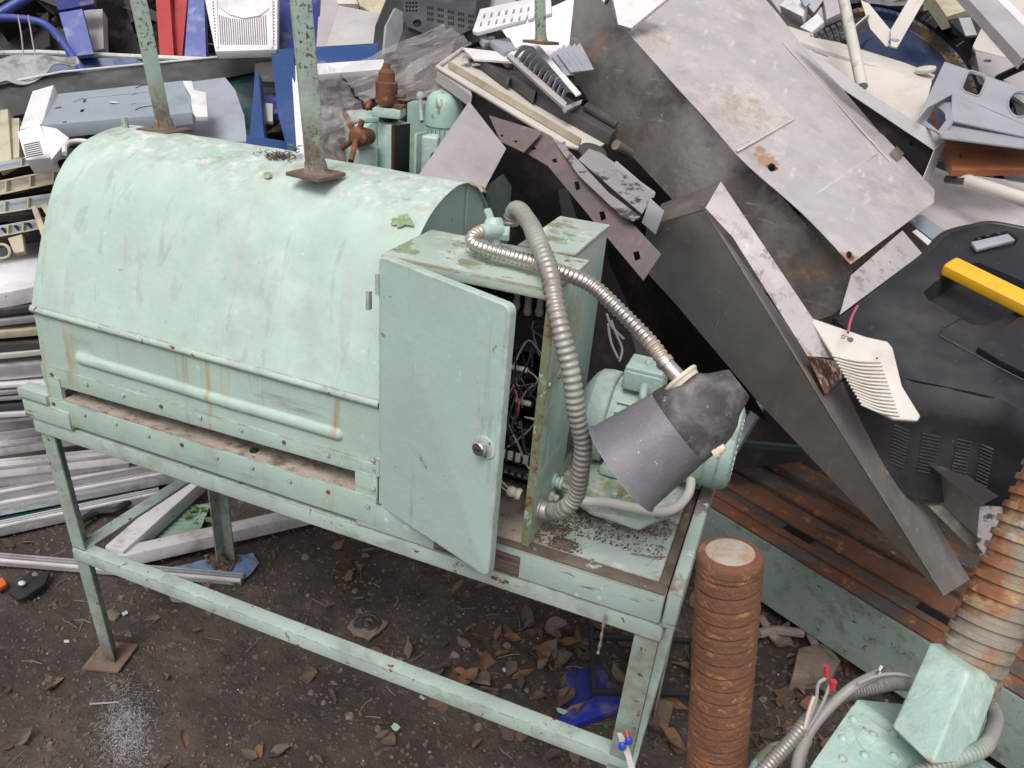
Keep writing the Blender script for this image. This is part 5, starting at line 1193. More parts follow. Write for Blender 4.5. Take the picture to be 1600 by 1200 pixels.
# ================================================================ BEHIND THE HOOD: gate valve, motor, polythene
gv_ = T('drill_spindle_unit', 'mint machine column with a rust brown spindle cap and black slideway, behind the hood', 'machine', P(600, 260, 2.1))
up_ = ez_
c0 = P(605, 262, 2.08)
def at(x, y, d=2.08): return P(x, y, d)
B().prism([at(590, 190, 2.05), at(612, 196, 2.02), at(641, 192, 2.08), at(618, 186, 2.12)], V((0, 0, -.40))).out('column', M['cast_paint'], gv_, bevel=.003)
B().prism([at(612.5, 197, 2.015), at(641, 193, 2.072), at(638, 193, 2.062), at(613, 197, 2.008)], V((0, 0, -.40))).out('slideway', M['black_rubber'], gv_)
B().prism([at(611.5, 195.5, 2.010), at(620, 194.5, 2.025), at(619, 194, 2.02), at(612, 195.5, 2.003)], V((0, 0, -.40))).out('slide_edge', M['rust'], gv_)
B().cyl(at(607, 196), at(607, 178), .026, n=24).out('neck', M['black_rubber'], gv_)
B().box(at(608, 175, 2.04), V((.036, .012, 0)), V((-.012, .036, 0)), V((0, 0, .011))).out('cap_block', M['cast_paint'], gv_, bevel=.004)
B().box(at(625, 166, 2.02), V((.013, .0, 0)), V((0, .01, 0)), V((0, 0, .005))).out('key', M['rust'], gv_, bevel=.002)
B().lathe(at(604, 167, 2.04), up_, [(-.006, .010), (0, .010), (.004, .022), (.012, .029), (.06, .029), (.063, .027), (.064, .022), (.085, .021), (.092, .016), (.095, .011), (.108, .009)], 24).out('spindle_cap', M['rust'], gv_, bevel=.001)
B().cyl(at(618, 151, 2.02), at(633, 151, 2.0), .005, n=8).out('pin', M['rust'], gv_)
B().cyl(at(598, 106, 2.03), at(603, 106, 2.0), .004, n=8).out('pin', M['rust'], gv_)
B().lathe(at(562, 214, 2.1), (at(590, 212, 2.06)-at(562, 214, 2.1)), [(-.01, .030), (.004, .036), (.018, .037), (.02, .033), (.06, .033)], 28).out('flange', M['cast_paint'], gv_, bevel=.001)
hc = at(558, 214, 1.97)
B().lathe(hc, at(590, 212, 2.06)-hc, [(-.016, .013), (0, .026), (.014, .026), (.06, .02)], 14).out('hub', M['rust'], gv_)
for x, y, dd_ in ((538, 176, 2.0), (548, 252, 1.93), (534, 232, 2.0), (566, 188, 1.95)): B().tube([hc, P(x, y, dd_)], .0075, 8).out('handwheel_arm', M['rust'], gv_)
B().lathe(at(568, 185, 2.25), up_, [(-.30, .05), (-.02, .055), (0, .068), (.012, .068), (.014, .06), (.02, .03)], 28).out('side_housing', M['cast_paint'], gv_, bevel=.002)
B().tube(spline([at(570, 163, 2.12), at(578, 160, 2.1), at(573, 170, 2.08)], 4), .006, 8).out('eye_bolt', M['rust'], gv_)
B().prism([at(560, 225, 2.1), at(590, 230, 2.06), at(600, 228, 2.2), at(575, 222, 2.25)], V((0, 0, -.35))).out('pedestal', M['cast_paint'], gv_, bevel=.004)
vm = T('upright_motor', 'upright mint electric motor with a rust chipped domed cap, behind the hood', 'motor', P(690, 250, 2.2))
mcn = P(693, 196, 2.2)
B().lathe(mcn, up_, [(-.12, .050), (0, .050), (.001, .054), (.055, .053), (.075, .047), (.088, .034), (.094, .018), (.095, .004)], 36).out('cap', M['motor_rusty'], vm)
for i in range(28):
    a = 2*math.pi*i/28; d = V((math.cos(a), math.sin(a), 0)); t = V((-math.sin(a), math.cos(a), 0))
    B().box(mcn+V((0, 0, -.06))+d*.052, d*.005, t*.0014, V((0, 0, .056))).out('rib', M['cast_paint'], vm)
B().box(P(668, 240, 2.08), V((.030, .01, 0)), V((-.01, .025, 0)), V((0, 0, .05))).out('terminal_box', M['cast_paint'], vm, bevel=.010, segs=3)
B().box(P(658, 238, 2.06), V((.004, .0, 0)), V((-.0, .034, 0)), V((0, 0, .052))).out('box_flange', M['cast_paint'], vm, bevel=.003)
B().lathe(P(680, 246, 2.05), RW @ V((.3, .1, -1)), [(0, .014), (.006, .014), (.007, .010)], 16).out('cable_entry', M['black_steel_and_shade'], vm)
B().prism([P(636, 160, 2.3), P(668, 162, 2.28), P(672, 158, 2.4), P(645, 156, 2.42)], V((0, 0, -.38))).out('gear_housing', M['cast_paint'], vm, bevel=.006)
B().ball(P(657, 150, 2.25), .013, sub=2).out('knob', M['cast_paint'], vm)
B().cyl(P(657, 156, 2.25), P(659, 190, 2.22), .006, n=8).out('rod', M['cast_paint'], vm)
tag(B().prism([P(760, 290, 1.95), P(786, 270, 2.0), P(800, 290, 2.05)], V((0, 0, -.3))).out('mint_gusset', M['bed_paint'], bevel=.003), 'mint painted gusset in the gap behind the bracket tap', 'gusset')

def film(name, quad, nx, ny, amp, seed, label):
    a, b_, c, d = [P(*q) for q in quad]
    nn_ = (b_-a).cross(d-a).normalized()
    def fn(u, v):
        p = lerp(lerp(a, b_, u), lerp(d, c, u), v)
        q = V((u*1.6+v*.8+seed, v*4.5-u*1.2, seed)); r1 = abs(noise.noise(q))+.4*abs(noise.noise(q*2.2))
        s = amp*(r1-.35)*2
        e = V((noise.noise(V((u*5+seed, v*5, 1))), noise.noise(V((u*5, v*5+seed, 2))), noise.noise(V((u*5, v*5, seed)))))*amp*.4
        return p+nn_*s+e
    b = B(); b.grid(nx, ny, fn); o = b.out(name, M['polythene'], ang=60); return tag(o, label, 'plastic sheet')
film('polythene_sheet', [(530, 112, 2.2), (690, 38, 2.45), (738, 66, 2.25), (570, 165, 2.15)], 70, 40, .016, 3, 'crumpled clear polythene sheet draped behind the rusty spindle cap')
film('polythene_sheet', [(560, 150, 2.16), (712, 60, 2.30), (690, 150, 2.15), (640, 160, 2.13)], 60, 30, .012, 5, 'clear polythene sheet hanging in front of the upright motor cap')
film('polythene_sheet', [(496, 92, 1.93), (527, 113, 1.95), (578, 182, 2.0), (486, 220, 1.9)], 34, 40, .016, 9, 'yellow stained polythene hanging directly behind the second post')
film('polythene_sheet', [(484, 150, 2.02), (545, 180, 2.06), (538, 258, 2.04), (470, 258, 1.97)], 34, 34, .014, 13, 'lower fold of dusty polythene touching the hood beside the handwheel')

# ================================================================ BEIGE TRAY WITH DARK PARTS, HEATSINK, THIRD POST NEIGHBOURS
bt = T('beige_tray', 'broken beige plastic tray holding a long dark bar, left of the large stainless casing', 'tray', P(820, 160, 2.1))
pts, n = pl([(684, 106, 2.16), (722, 80, 2.30), (905, 225, 1.95), (960, 216), (760, 92)][0:3]+[(884, 226)])
trp = [(684, 106, 2.16), (722, 80, 2.32), (962, 214, 2.02), (925, 236), (880, 226)]
pts, n = pl(trp); B().prism(pts, -n*.006).out('floor', M['cream_plastic'], bt, bevel=.001)
def on_(x, y, up=0): return PN(x, y, pts[0], n)+n*up
OT, NT = pts[0], n
def onT(x, y, up=0): return PN(x, y, OT, NT)+NT*up
B().tube([onT(683, 107, .004), onT(880, 227, .004)], .0065, 10).out('rim', M['cream_plastic'], bt)
B().tube([onT(683, 107, .004), onT(722, 79, .004)], .006, 10).out('rim', M['cream_plastic'], bt)
B().beam(onT(700, 107, .012), onT(905, 229, .012), .004, .018, NT).out('inner_wall', M['beige_frame'], bt)
B().prism([onT(683, 108, -.004), onT(722, 80, -.004), onT(738, 148, -.004)], -NT*.03).out('end_wall', M['warm_grey'], bt)
for q, up0, th in (([(737, 100), (748, 90), (800, 130), (792, 142)], .03, .025), ([(790, 133), (798, 124), (838, 152), (832, 166)], .035, .028), ([(832, 150), (840, 143), (962, 216), (950, 228), (836, 164)], .03, .03), ([(905, 190), (912, 184), (960, 214), (955, 220)], .045, .012)):
    B().prism([onT(x, y, up0) for x, y in q], -NT*th).out('dark_bar', M['dark_grey'], bt, bevel=.003)
for q in ([(760, 98), (790, 92), (800, 112), (782, 120)], [(793, 112), (812, 96), (822, 116), (800, 130)], [(745, 90), (768, 84), (770, 96), (752, 98)], [(812, 120), (832, 118), (846, 140), (830, 142)]):
    B().prism([onT(x, y, .05+random.random()*.02) for x, y in q], -NT*.02).out('part', M[random.choice(['grey_plastic', 'warm_grey', 'dark_grey'])], bt, bevel=.003)
for i in range(9): p = onT(random.uniform(720, 745), random.uniform(96, 112), .012); B().box(p, V((random.uniform(.003, .012), 0, .002)), V((0, random.uniform(.003, .008), 0)), NT*.003).out('fragment', M[random.choice(['white_plastic', 'cream_plastic', 'rust'])], bt)
hs_ = T('louvre_grille', 'grey plastic grille with curved louvres leaning against the stainless casing', 'grille', P(850, 120, 2.1))
sheet('frame_side', [(791, 86, 2.10), (800, 84, 2.10), (886, 160, 1.98), (882, 168, 1.97)], .012, 'warm_grey', hs_, bevel=.001)
sheet('frame_end', [(882, 166, 1.97), (910, 155, 2.05), (908, 162, 2.03), (886, 172)], .012, 'grey_plastic', hs_, bevel=.001)
for i in range(11):
    t = i/11; a = lerp(V((803, 86)), V((884, 158)), t); c = lerp(V((838, 74)), V((905, 146)), t)
    d0, d1_ = lerp(2.08, 1.98, t), lerp(2.2, 2.06, t)
    p0, p1 = P(a.x, a.y, d0), P(c.x, c.y, d1_); mid = lerp(p0, p1, .45)+V((-.004, -.008, .016))
    sp_ = spline([p0, mid, p1], 5); o2 = V((.0, .012, -.014))
    b = B(); b.grid(10, 1, lambda u, v: sp_[int(round(u*10))]+o2*v, thick=.0015); b.out('slat', M['grey_plastic'], hs_)
for i in range(7):
    x = 846+i*8; y = 92-i*3+abs(i-3)*2
    sheet('blade', [(x, y, 2.15), (x+12, y-14, 2.2), (x+34, y+28, 2.05), (x+22, y+30)], .002, 'grey_plastic', hs_)
tag(sheet('white_strip', [(832, 71, 2.08), (840, 68, 2.08), (908, 146, 1.95), (900, 150)], .004, 'window_white'), 'thin white strip lying across the louvred grey grille', 'strip')
tag(sheet('slotted_panel', [(738, 48, 2.25), (750, 14, 2.35), (860, -10, 2.3), (862, 20), (745, 50)], .012, 'white_plastic', bevel=.002,  # flat panel with slots cut through, not a tray
   holes=[[(x, y), (x+3, y-1), (x+1, y+7), (x-2, y+8)] for x, y in [(756+i*11.5, 21-i*1.8) for i in range(8)]]+[[(x, y), (x+3, y-1), (x+1, y+7), (x-2, y+8)] for x, y in [(751+i*12, 34-i*1.8) for i in range(8)]]), 'white plastic panel with two rows of slots, behind the third post', 'panel')
tag(sheet('white_sheet', [(782, 43, 2.6), (860, 10), (950, -30, 2.72), (930, 90), (896, 105, 2.4), (805, 76)], .004, 'white_sheet', wob=.008, res=.05), 'bright white bent sheet behind the third post', 'sheet')
tag(sheet('grey_sheet', [(690, -40, 2.9), (830, -40, 2.9), (800, 10, 2.7), (745, 24)], .004, 'warm_grey'), 'grey sheet above the white slotted panel', 'sheet')
tag(sheet('white_offcut', [(722, 74, 2.28), (790, 82, 2.2), (835, 74, 2.2), (800, 96), (740, 92)], .006, 'white_plastic'), 'white offcut resting on the far end of the beige tray', 'offcut')
# black television back
tv = T('black_moulded_case', 'back of a black plastic appliance case with vent slots, behind the polythene', 'case', P(660, 60, 2.6))
sheet('rim', [(580, 90, 2.5), (586, 40), (602, 0), (615, -30, 2.68), (770, -30, 2.7), (760, 60), (730, 72), (620, 92)], .02, 'black_plastic', tv, bevel=.004)
sheet('inner_wall', [(600, 84, 2.47), (604, 40, 2.5), (618, 12, 2.55), (632, 20), (626, 78)], .01, 'grey_plastic', tv)
vh = []
for j in range(3):
    for i in range(5):
        x, y = 668+i*16, 9+j*9+i*3.2
        for k in range(4): vh.append([(x+k*2.6, y+k*.4), (x+k*2.6+1.4, y+k*.4+.2), (x+k*2.6+1, y+k*.4+5.5), (x+k*2.6-.4, y+k*.4+5.3)])
sheet('back_panel', [(628, -20, 2.5), (745, -20, 2.55), (742, 44, 2.45), (700, 62), (668, 54), (638, 42), (630, 28)], .012, 'black_case', tv, bevel=0, holes=vh+[ring(652, 36, 7, 6, 14)]+[ring(632, 34-0, 1.5, 1.5, 6)]+[[(634+i*5, 3+j*6), (637+i*5, 3+j*6), (637+i*5, 6+j*6), (634+i*5, 6+j*6)] for i in range(4) for j in range(3)])
pq = [P(x, y, 2.47) for x, y in ring(652, 36, 8, 7, 16)]; B().tube(pq+pq[:2], .003, 6, cap=False).out('socket_ring', M['black_case'], tv)
# beige and grey panels behind
tag(sheet('pinkish_board', [(500, -10, 2.9), (535, -10, 2.9), (516, 76, 2.7), (494, 76)], .01, 'warm_grey'), 'narrow pinkish grey panel left of the grey moulded cover', 'panel')
mc_ = T('grey_moulded_cover', 'light grey moulded plastic cover with a raised inner panel, behind the blue plastic frame', 'cover', P(560, 60, 2.7))
sheet('cover', [(530, 8, 2.75), (600, 22, 2.7), (590, 76, 2.55), (508, 76, 2.58)], .02, 'lt_grey', mc_, bevel=.003)
sheet('inner_panel', [(551, 28, 2.68), (594, 36, 2.66), (590, 74, 2.53), (540, 72)], .012, 'lt_grey', mc_, bevel=.003)
tag(sheet('cream_cover', [(552, -20, 2.85), (640, -20, 2.85), (598, 30, 2.75), (562, 8)], .02, 'beige_frame', bevel=.003), 'yellowish cream plastic cover above the grey moulded cover', 'cover')
tag(sheet('pink_cover', [(515, -20, 2.95), (570, -20, 2.95), (560, 6, 2.85), (528, 6)], .02, 'cream_plastic'), 'pale pink cover edge at the top between the second post and the cream cover', 'cover')

# ================================================================ BLUE PLASTIC FRAME
bf = T('blue_plastic_frame', 'deep blue plastic frame standing behind the hood between the posts', 'frame', P(430, 160, 2.3))
sheet('post', [(423, 82, 2.35), (458, 84, 2.32), (470, 230, 2.1), (450, 240, 2.1), (434, 180)], .03, 'blue_plastic', bf, bevel=.004)
sheet('top_bar', [(430, 76, 2.37), (592, 66, 2.45), (592, 94, 2.40), (452, 104)], .03, 'blue_plastic', bf, bevel=.006)
sheet('side_slab', [(398, 114, 2.45), (404, 112, 2.45), (414, 228, 2.2), (388, 222)], .03, 'blue_plastic', bf, bevel=.004)
sheet('bottom_bar', [(384, 210, 2.22), (460, 222, 2.2), (460, 245, 2.15), (384, 236)], .03, 'blue_plastic', bf, bevel=.004)
sheet('inner_bar', [(404, 148, 2.5), (440, 148, 2.5), (440, 178, 2.4), (404, 178)], .02, 'dark_blue', bf)
sheet('inner_bar', [(404, 160, 2.42), (426, 162, 2.42), (426, 190, 2.36), (404, 188)], .01, 'lt_grey', bf)
tag(sheet('white_strip', [(455, 102, 2.3), (600, 92, 2.4), (600, 108), (474, 118), (478, 245, 2.05), (464, 245)], .02, 'white_plastic', bevel=.002), 'white plastic sash edge just inside the deep blue frame', 'sash')
wd = T('weed', 'tiny green weed sprouting by the foot of the second post', 'plant', P(458, 232, 1.95))
for i in range(7): a = i*.9; c = P(458+random.uniform(-5, 5), 232+random.uniform(-3, 3), 1.9); B().prism([c, c+V((math.cos(a)*.008, math.sin(a)*.008, .006)), c+V((math.cos(a)*.02, math.sin(a)*.02, .004)), c+V((math.cos(a+.5)*.01, math.sin(a+.5)*.01, .002))], V((0, 0, .0006))).out('leaf', M['weed_leaf'], wd)

# ================================================================ TOP LEFT
gl = sheet('steel_sheet', [(-60, 144, 2.5), (95, 113), (200, 103), (428, 81, 2.85), (402, 112), (200, 150), (-60, 195, 2.42)], .0025, 'grey_gloss')
tag(gl, 'long glossy grey steel sheet with a white upper edge, top left', 'sheet')
B().tube([P(-60, 143, 2.49), P(95, 112.4, 2.6), P(200, 102.4, 2.68), P(428, 80.5, 2.84)], .0035, 6).out('white_edge', M['white_plastic'], gl)
tag(sheet('teal_glass_sheet', [(330, 126, 2.75), (404, 108, 2.8), (394, 150), (392, 232, 2.55), (340, 232)], .004, 'teal_glass'), 'dusty teal glass sheet behind the rounded grey tray', 'sheet')
tag(sheet('rounded_tray', [(200, 140, 2.5), (352, 120, 2.55), (368, 140), (382, 180), (386, 220, 2.2), (300, 225), (200, 215)], .012, 'tray_blue', bevel=.005), 'bluish grey rounded plastic tray behind the first post', 'tray')
cs = T('unit_chassis', 'flat blue-grey sheet metal chassis with slots, lying behind the rear end of the hood', 'chassis', P(180, 180, 2.1))
ctop = [(78, 148, 2.22), (286, 126, 2.32), (300, 176, 2.10), (66, 196, 2.0)]
pts, n = pl(ctop); OC, NC = pts[0], n
def onC(x, y, up=0): return PN(x, y, OC, NC)+NC*up
hs2 = [[(130, 155), (136, 154), (134, 160), (129, 160)], [(126, 171), (133, 170), (130, 175), (125, 175)], [(207, 147), (214, 146), (213, 151), (206, 152)], [(206, 162), (213, 161), (212, 165), (205, 165)], [(86, 168), (96, 166), (95, 169), (85, 170)], [(112, 139), (118, 138), (117, 141), (111, 141)], [(98, 190), (104, 189), (104, 191), (98, 192)]]
B().plate(pts, n, .002, [[onC(*q) for q in h] for h in hs2]).out('top', M['chassis_blue'], cs, bevel=0)
B().tube([onC(114, 160, .001), onC(130, 154, .001), onC(240, 143, .001), onC(256, 146, .001)], .0018, 6).out('pressed_line', M['chassis_blue'], cs)
for q in ([(212, 138), (222, 134), (246, 132), (256, 134)], [(212, 172), (222, 168), (240, 166), (250, 170)]): B().tube(spline([onC(x, y, .001) for x, y in q], 4), .0012, 5).out('pressed_line', M['dark_grey'], cs)
pq = onC(178, 160.5, .001); B().prism([pq+V((math.cos(a)*.016, math.sin(a)*.010, 0)) for a in [i*.52 for i in range(12)]], NC*.0008).out('bright_spot', M['white_plastic'], cs)
B().prism([onC(66, 196), onC(300, 176), onC(300, 176)+V((0, 0, -.03)), onC(90, 194)+V((0, 0, -.035))], V((.0, .002, 0))).out('front_lip', M['chassis_blue'], cs, bevel=.0005)
sheet('end_bracket', [(285, 126, 2.29), (300, 126, 2.3), (303, 140), (322, 144), (325, 182, 2.12), (306, 182), (300, 176), (298, 150)], .014, 'white_plastic', cs, bevel=.002)
wc = T('vented_end_cap', 'pale plastic end cap with horizontal vents, at the left end of the blue-grey chassis', 'end cap', P(60, 220, 2.05))
sheet('face', [(26, 205, 2.0), (62, 192, 2.02), (82, 246, 1.96), (40, 250, 1.94)], .05, 'white_plastic', wc, bevel=.004)
sheet('upper_arm', [(50, 142, 2.2), (84, 132, 2.22), (66, 192, 2.04), (30, 202, 2.03)], .03, 'white_plastic', wc, bevel=.004)
sheet('bracket', [(64, 196, 2.0), (88, 200, 2.0), (108, 215, 1.98), (80, 250, 1.95), (78, 240)], .02, 'white_plastic', wc, bevel=.002)
for i in range(7):
    y = 226+i*3.2
    sheet('vent', [(36+i*.6, y, 1.93+.0), (61+i*.9, y-5.5, 1.93), (62+i*.9, y-4.2, 1.93), (37+i*.6, y+1.4)], .002, 'dark_grey', wc)
tag(B().tube(spline([P(101, 240, 1.9), P(102, 228, 1.93), P(110, 222, 1.95), P(125, 220, 1.96), P(140, 222, 1.96)], 5), .006, 8).out('plastic_hook', M['window_white']), 'pale rounded plastic loop peeking over the left shoulder of the hood', 'loop')

# grille cover
gr = T('grille_cover', 'off-white air conditioner cover with fine vertical slots, top left between the posts', 'cover', P(385, 40, 2.7))
pts, n = pl([(316, -20, 2.75), (434, -20, 2.75), (433, 77, 2.55), (336, 80)]); OG, NG = pts[0], n
def onG(x, y, up=0): return PN(x, y, OG, NG)+NG*up
B().prism(pts, -n*.03).out('panel', M['white_plastic'], gr, bevel=.005)
for i in range(22):
    x = 344+i*3.4; y0 = 24+7*math.sin(i/21*math.pi)
    B().beam(onG(x-1+i*.02, y0, .001), onG(x+1.5, 70, .001), .0028, .002, NG).out('slot', M['grille_shadow'], gr)
for i in range(14):
    for xx in (333+i*.4, 428): B().box(onG(xx, 4+i*5, .001), (onG(xx+1.4, 4)-onG(xx, 4))*.6, (onG(xx, 6)-onG(xx, 4))*.5, NG*.001).out('notch', M['grille_shadow'], gr)
B().tube([onG(345, 12, .002), onG(360, 24, .004), onG(382, 30, .004), onG(405, 26, .004), onG(420, 14, .002)], .003, 6).out('recess_line', M['white_plastic'], gr)
for xx in (338, 424): B().beam(onG(xx, -15, .002), onG(xx+2, 76, .002), .006, .006, NG).out('edge', M['white_plastic'], gr)
# blue rack, red posts and the rest
br = T('blue_tube_rack', 'bright blue bent tube rack in the top left corner', 'rack', P(60, 40, 2.8))
B().tube(spline([P(-40, 30, 2.8), P(10, 28, 2.8), P(52, 32, 2.8), P(76, 42, 2.8), P(98, 66, 2.78), P(130, 112, 2.75)], 8), .0135, 14).out('tube', M['blue_tube'], br)
B().tube([P(-40, 45, 2.9), P(70, -20, 2.95)], .018, 14).out('tube', M['blue_tube'], br)
bt2 = T('blue_sheet_rack', 'blue sheet metal upright beside the bent tube rack', 'rack', P(115, 40, 2.9))
sheet('plate', [(84, -10, 3.0), (148, -10, 3.0), (146, 6), (90, 16, 2.95)], .02, 'dark_blue', bt2)
sheet('upright', [(92, 20, 2.95), (128, 14, 2.95), (146, 84, 2.85), (112, 88, 2.85)], .015, 'blue_pale', bt2)
rp = T('red_post', 'red painted steel post, the wider of two left of the grille cover', 'post', P(255, 90, 3.1)); sheet('face', [(242, -20, 3.2), (264, -20, 3.2), (272, 92, 3.05), (250, 92)], .05, 'red_paint', rp)
rp2 = T('red_post', 'narrow slanting red steel post right beside the wider red one', 'post', P(285, 90, 3.1)); sheet('face', [(272, -20, 3.25), (294, -20, 3.25), (284, 92, 3.1), (274, 92)], .04, 'red_paint', rp2)
tag(sheet('blue_upright', [(296, -20, 3.1), (318, -20, 3.1), (322, 90, 2.95), (288, 92)], .03, 'blue_pale'), 'pale blue upright between the red posts and the grille cover', 'post')
tag(sheet('grey_locker', [(128, 16, 3.1), (160, 14, 3.1), (162, 76, 3.0), (140, 80)], .04, 'frame_grey'), 'grey metal block behind the blue upright', 'block')
tag(sheet('blue_sheet', [(50, 100, 2.85), (140, 90, 2.9), (230, 92, 2.95), (225, 112), (120, 124, 2.7), (50, 122)], .012, 'blue_plastic'), 'blue plastic sheet above the glossy steel sheet', 'sheet')
tag(sheet('blue_band', [(-40, 120, 2.7), (60, 100, 2.75), (62, 116), (-40, 140, 2.6)], .02, 'orange_board'), 'orange yellow board end at the left edge', 'board')
tag(B().tube([P(-60, 84, 3.0), P(60, 82, 3.0), P(330, 94, 2.9)], .010, 8).out('white_rail', M['window_white']), 'long thin white rail behind the bent blue tube', 'rail')
def rag():
    b = B(); a = P(-20, 90, 2.6); c = P(115, 84, 2.65); dn2 = P(30, 130, 2.5)-P(30, 88, 2.6)
    def fn(u, v):
        p = lerp(a, c, u)+dn2*v*(1-.55*u); q = p*9
        return p+V((noise.noise(q), noise.noise(q*1.3+V((5, 0, 0))), noise.noise(q*1.1+V((0, 7, 0)))))*.035
    b.grid(40, 18, fn, thick=.003); return tag(b.out('grey_rag', M['rag'], ang=60), 'crumpled grey rag hanging on the blue rack at the left edge', 'rag')
rag()
for k, (x0, x1) in enumerate(((28, 36), (44, 56))): tag(B().tube(spline([P(x0, 24, 2.75), P(x0+6, 60, 2.72), P(x1, 100, 2.65), P(x1-8, 128, 2.6)], 5), .0025, 6).out('thin_wire', M['wire_grey']), ['left of two thin wires looped over the blue tube', 'right of two thin wires looped over the blue tube'][k], 'wire')
tag(sheet('dark_shelf', [(398, 96, 2.6), (430, 92, 2.6), (430, 128, 2.5), (398, 126)], .02, 'dark_grey'), 'dark steel shelf end behind the blue frame post', 'shelf')
tag(sheet('blue_backboard', [(434, -20, 2.9), (500, -20, 2.9), (500, 90, 2.7), (434, 92)], .02, 'dark_blue'), 'dark blue board behind the second post', 'board')

# ================================================================ LEFT STACKS
def slabL(name, y0, y1, th, mat_, label, cat, away=.5, dl=2.15, dr=2.35, x0=-60, x1=140, group=None, bevel=.0015, lean=0, edge=None):
    a, c = P(x0, y0, dl), P(x1, y1, dr); e = (c-a).normalized(); aw = e.cross(V((0, 0, 1))).normalized()
    if aw.y < 0: aw = -aw
    aw = (aw+V((0, 0, lean))).normalized()*away
    nrm = e.cross(aw).normalized(); nrm = nrm if nrm.z > 0 else -nrm
    o = B().prism([a, c, c+aw, a+aw], -nrm*th).out(name, M[mat_], bevel=bevel); tag(o, label, cat, group)
    return o, a, c, aw, nrm
G = 'flat profiles and panels stacked at the left edge'
slabL('white_slab', 470, 432, .045, 'slab_white', 'thick white slab, topmost of the flat stack at the left edge', 'slab', away=.42)
rows = [(492, 468, .018, 'dark_grey', 'dark grey profile directly under the thick white slab'), (508, 486, .016, 'frame_grey', 'dull grey profile second below the white slab'),
        (524, 508, .020, 'beige_frame', 'beige profile in the middle of the left stack'), (543, 530, .022, 'dark_grey', 'charcoal strip under the beige profile'),
        (560, 541, .014, 'cream_plastic', 'pale cream profile above the wide silver panel'), (578, 562, .042, 'aluminium', 'wide silver panel in the lower part of the left stack'),
        (606, 594, .010, 'window_white', 'thin white profile below the wide silver panel'), (617, 602, .010, 'frame_grey', 'thin grey profile below the white one'), (627, 612, .009, 'aluminium', 'thin aluminium profile near the bottom of the left stack'),
        (640, 624, .012, 'dark_grey', 'thin dark profile near the bottom of the left stack'), (650, 640, .012, 'window_white', 'lowest pale profile of the left stack above the teal sheet')]
for y0, y1, th, mt_, lb in rows: slabL('metal_profile', y0, y1, th, mt_, lb, 'profile', away=.35, group=G)
# ribbed beige frames
def ribbed(x0, y0, x1, y1, hgt, dl, dr, mt_, label, nrib=8, holes=0, deep=.05, col2='beige_frame', skew=0):
    t = T('ribbed_frame', label, 'frame', P((x0+x1)/2, (y0+y1)/2, (dl+dr)/2))
    a, c = P(x0, y0, dl), P(x1, y1, dr); dv_ = (RW @ V((0, .93, -.05))).normalized()*hgt; aw = (RW @ V((0, -.35, .93))).normalized()*deep
    e = (c-a)
    B().prism([a, c, c+aw*.1, a+aw*.1], dv_*.12).out('upper_edge', M['beige_frame'], t, bevel=.001)
    B().prism([a+dv_*.88, c+dv_*.88, c+dv_*.88+aw, a+dv_*.88+aw], dv_*.12).out('lower_edge', M['beige_frame'], t, bevel=.001)
    B().prism([a+aw, c+aw, c+aw*1.1, a+aw*1.1], dv_).out('web', M[mt_], t, bevel=.0008)
    for i in range(nrib):
        s = (i+.5)/nrib; p = a+e*s; B().prism([p, p+e.normalized()*.0035, p+e.normalized()*.0035+aw, p+aw], dv_*.97).out('rib', M['beige_frame'], t)
    for i in range(holes):
        s = (i+.4)/holes; p = a+e*s+aw*.98+dv_*.5; B().lathe(p, -aw, [(0, .0085), (.001, .0085)], 12).out('hole', M['black_rubber'], t)
ribbed(-50, 262, 110, 232, .026, 2.02, 2.14, 'chassis_blue', 'beige and blue ribbed frame, topmost of the ribbed frames at the left', 3, 2, deep=.012)
ribbed(-50, 292, 100, 262, .040, 2.03, 2.14, 'beige_frame', 'beige ribbed frame second from the top at the left edge', 4, deep=.02)
ribbed(-50, 322, 95, 300, .035, 2.02, 2.13, 'chassis_blue', 'ribbed frame with a plain blue-grey face at the left edge', 4, deep=.014)
ribbed(-50, 362, 92, 336, .030, 2.02, 2.13, 'chassis_blue', 'ribbed frame with a row of round holes at the left edge', 6, 7, deep=.014)
for k, q in enumerate(([(0, 172, 2.2), (12, 170, 2.2), (18, 250, 2.08), (-6, 262, 2.08)], [(14, 185, 2.2), (30, 184, 2.2), (30, 245, 2.1), (16, 250)], [(-40, 170, 2.2), (-4, 168, 2.2), (-10, 250, 2.1), (-40, 255)])):
    tag(sheet('beige_batten', q, .03, 'beige_frame', bevel=.002), ['leftmost whole beige upright slat above the ribbed frames', 'beige upright slat next to the vented end cap', 'beige slat cut by the left edge of the photo'][k], 'slat')
for k, q in enumerate(([(48, 322, 2.1), (56, 320, 2.1), (84, 392, 1.98), (74, 396)], [(62, 320, 2.1), (72, 318, 2.1), (92, 352, 2.02), (84, 354)], [(12, 372, 2.05), (34, 366, 2.05), (38, 392, 2.0), (22, 396)])):
    tag(sheet('short_strut', q, .012, 'beige_frame', bevel=.001), ['long slanting beige strut hanging over the white slab', 'short slanting beige strut touching the hood edge', 'stubby beige strut standing on the white slab'][k], 'strut')
lo_ = [P(x, y, 1.98) for x, y in ((-14, 384), (4, 382), (14, 388), (14, 400), (2, 404), (-14, 402))]
tag(B().tube(spline(lo_+lo_[:1], 4), .004, 8).out('oval_loop', M['beige_frame']), 'small oval beige plastic handle on the white slab at the left edge', 'handle')
for k, (y0, y1) in enumerate(((225, 205), (280, 262), (320, 312), (350, 345))):
    slabL('dark_filler_board', y0+20, y1+20, .02, 'black_steel_and_shade', ['uppermost', 'second', 'third', 'lowest'][k]+' dark board between the beige ribbed frames', 'board', away=.3, dl=2.3, dr=2.5)
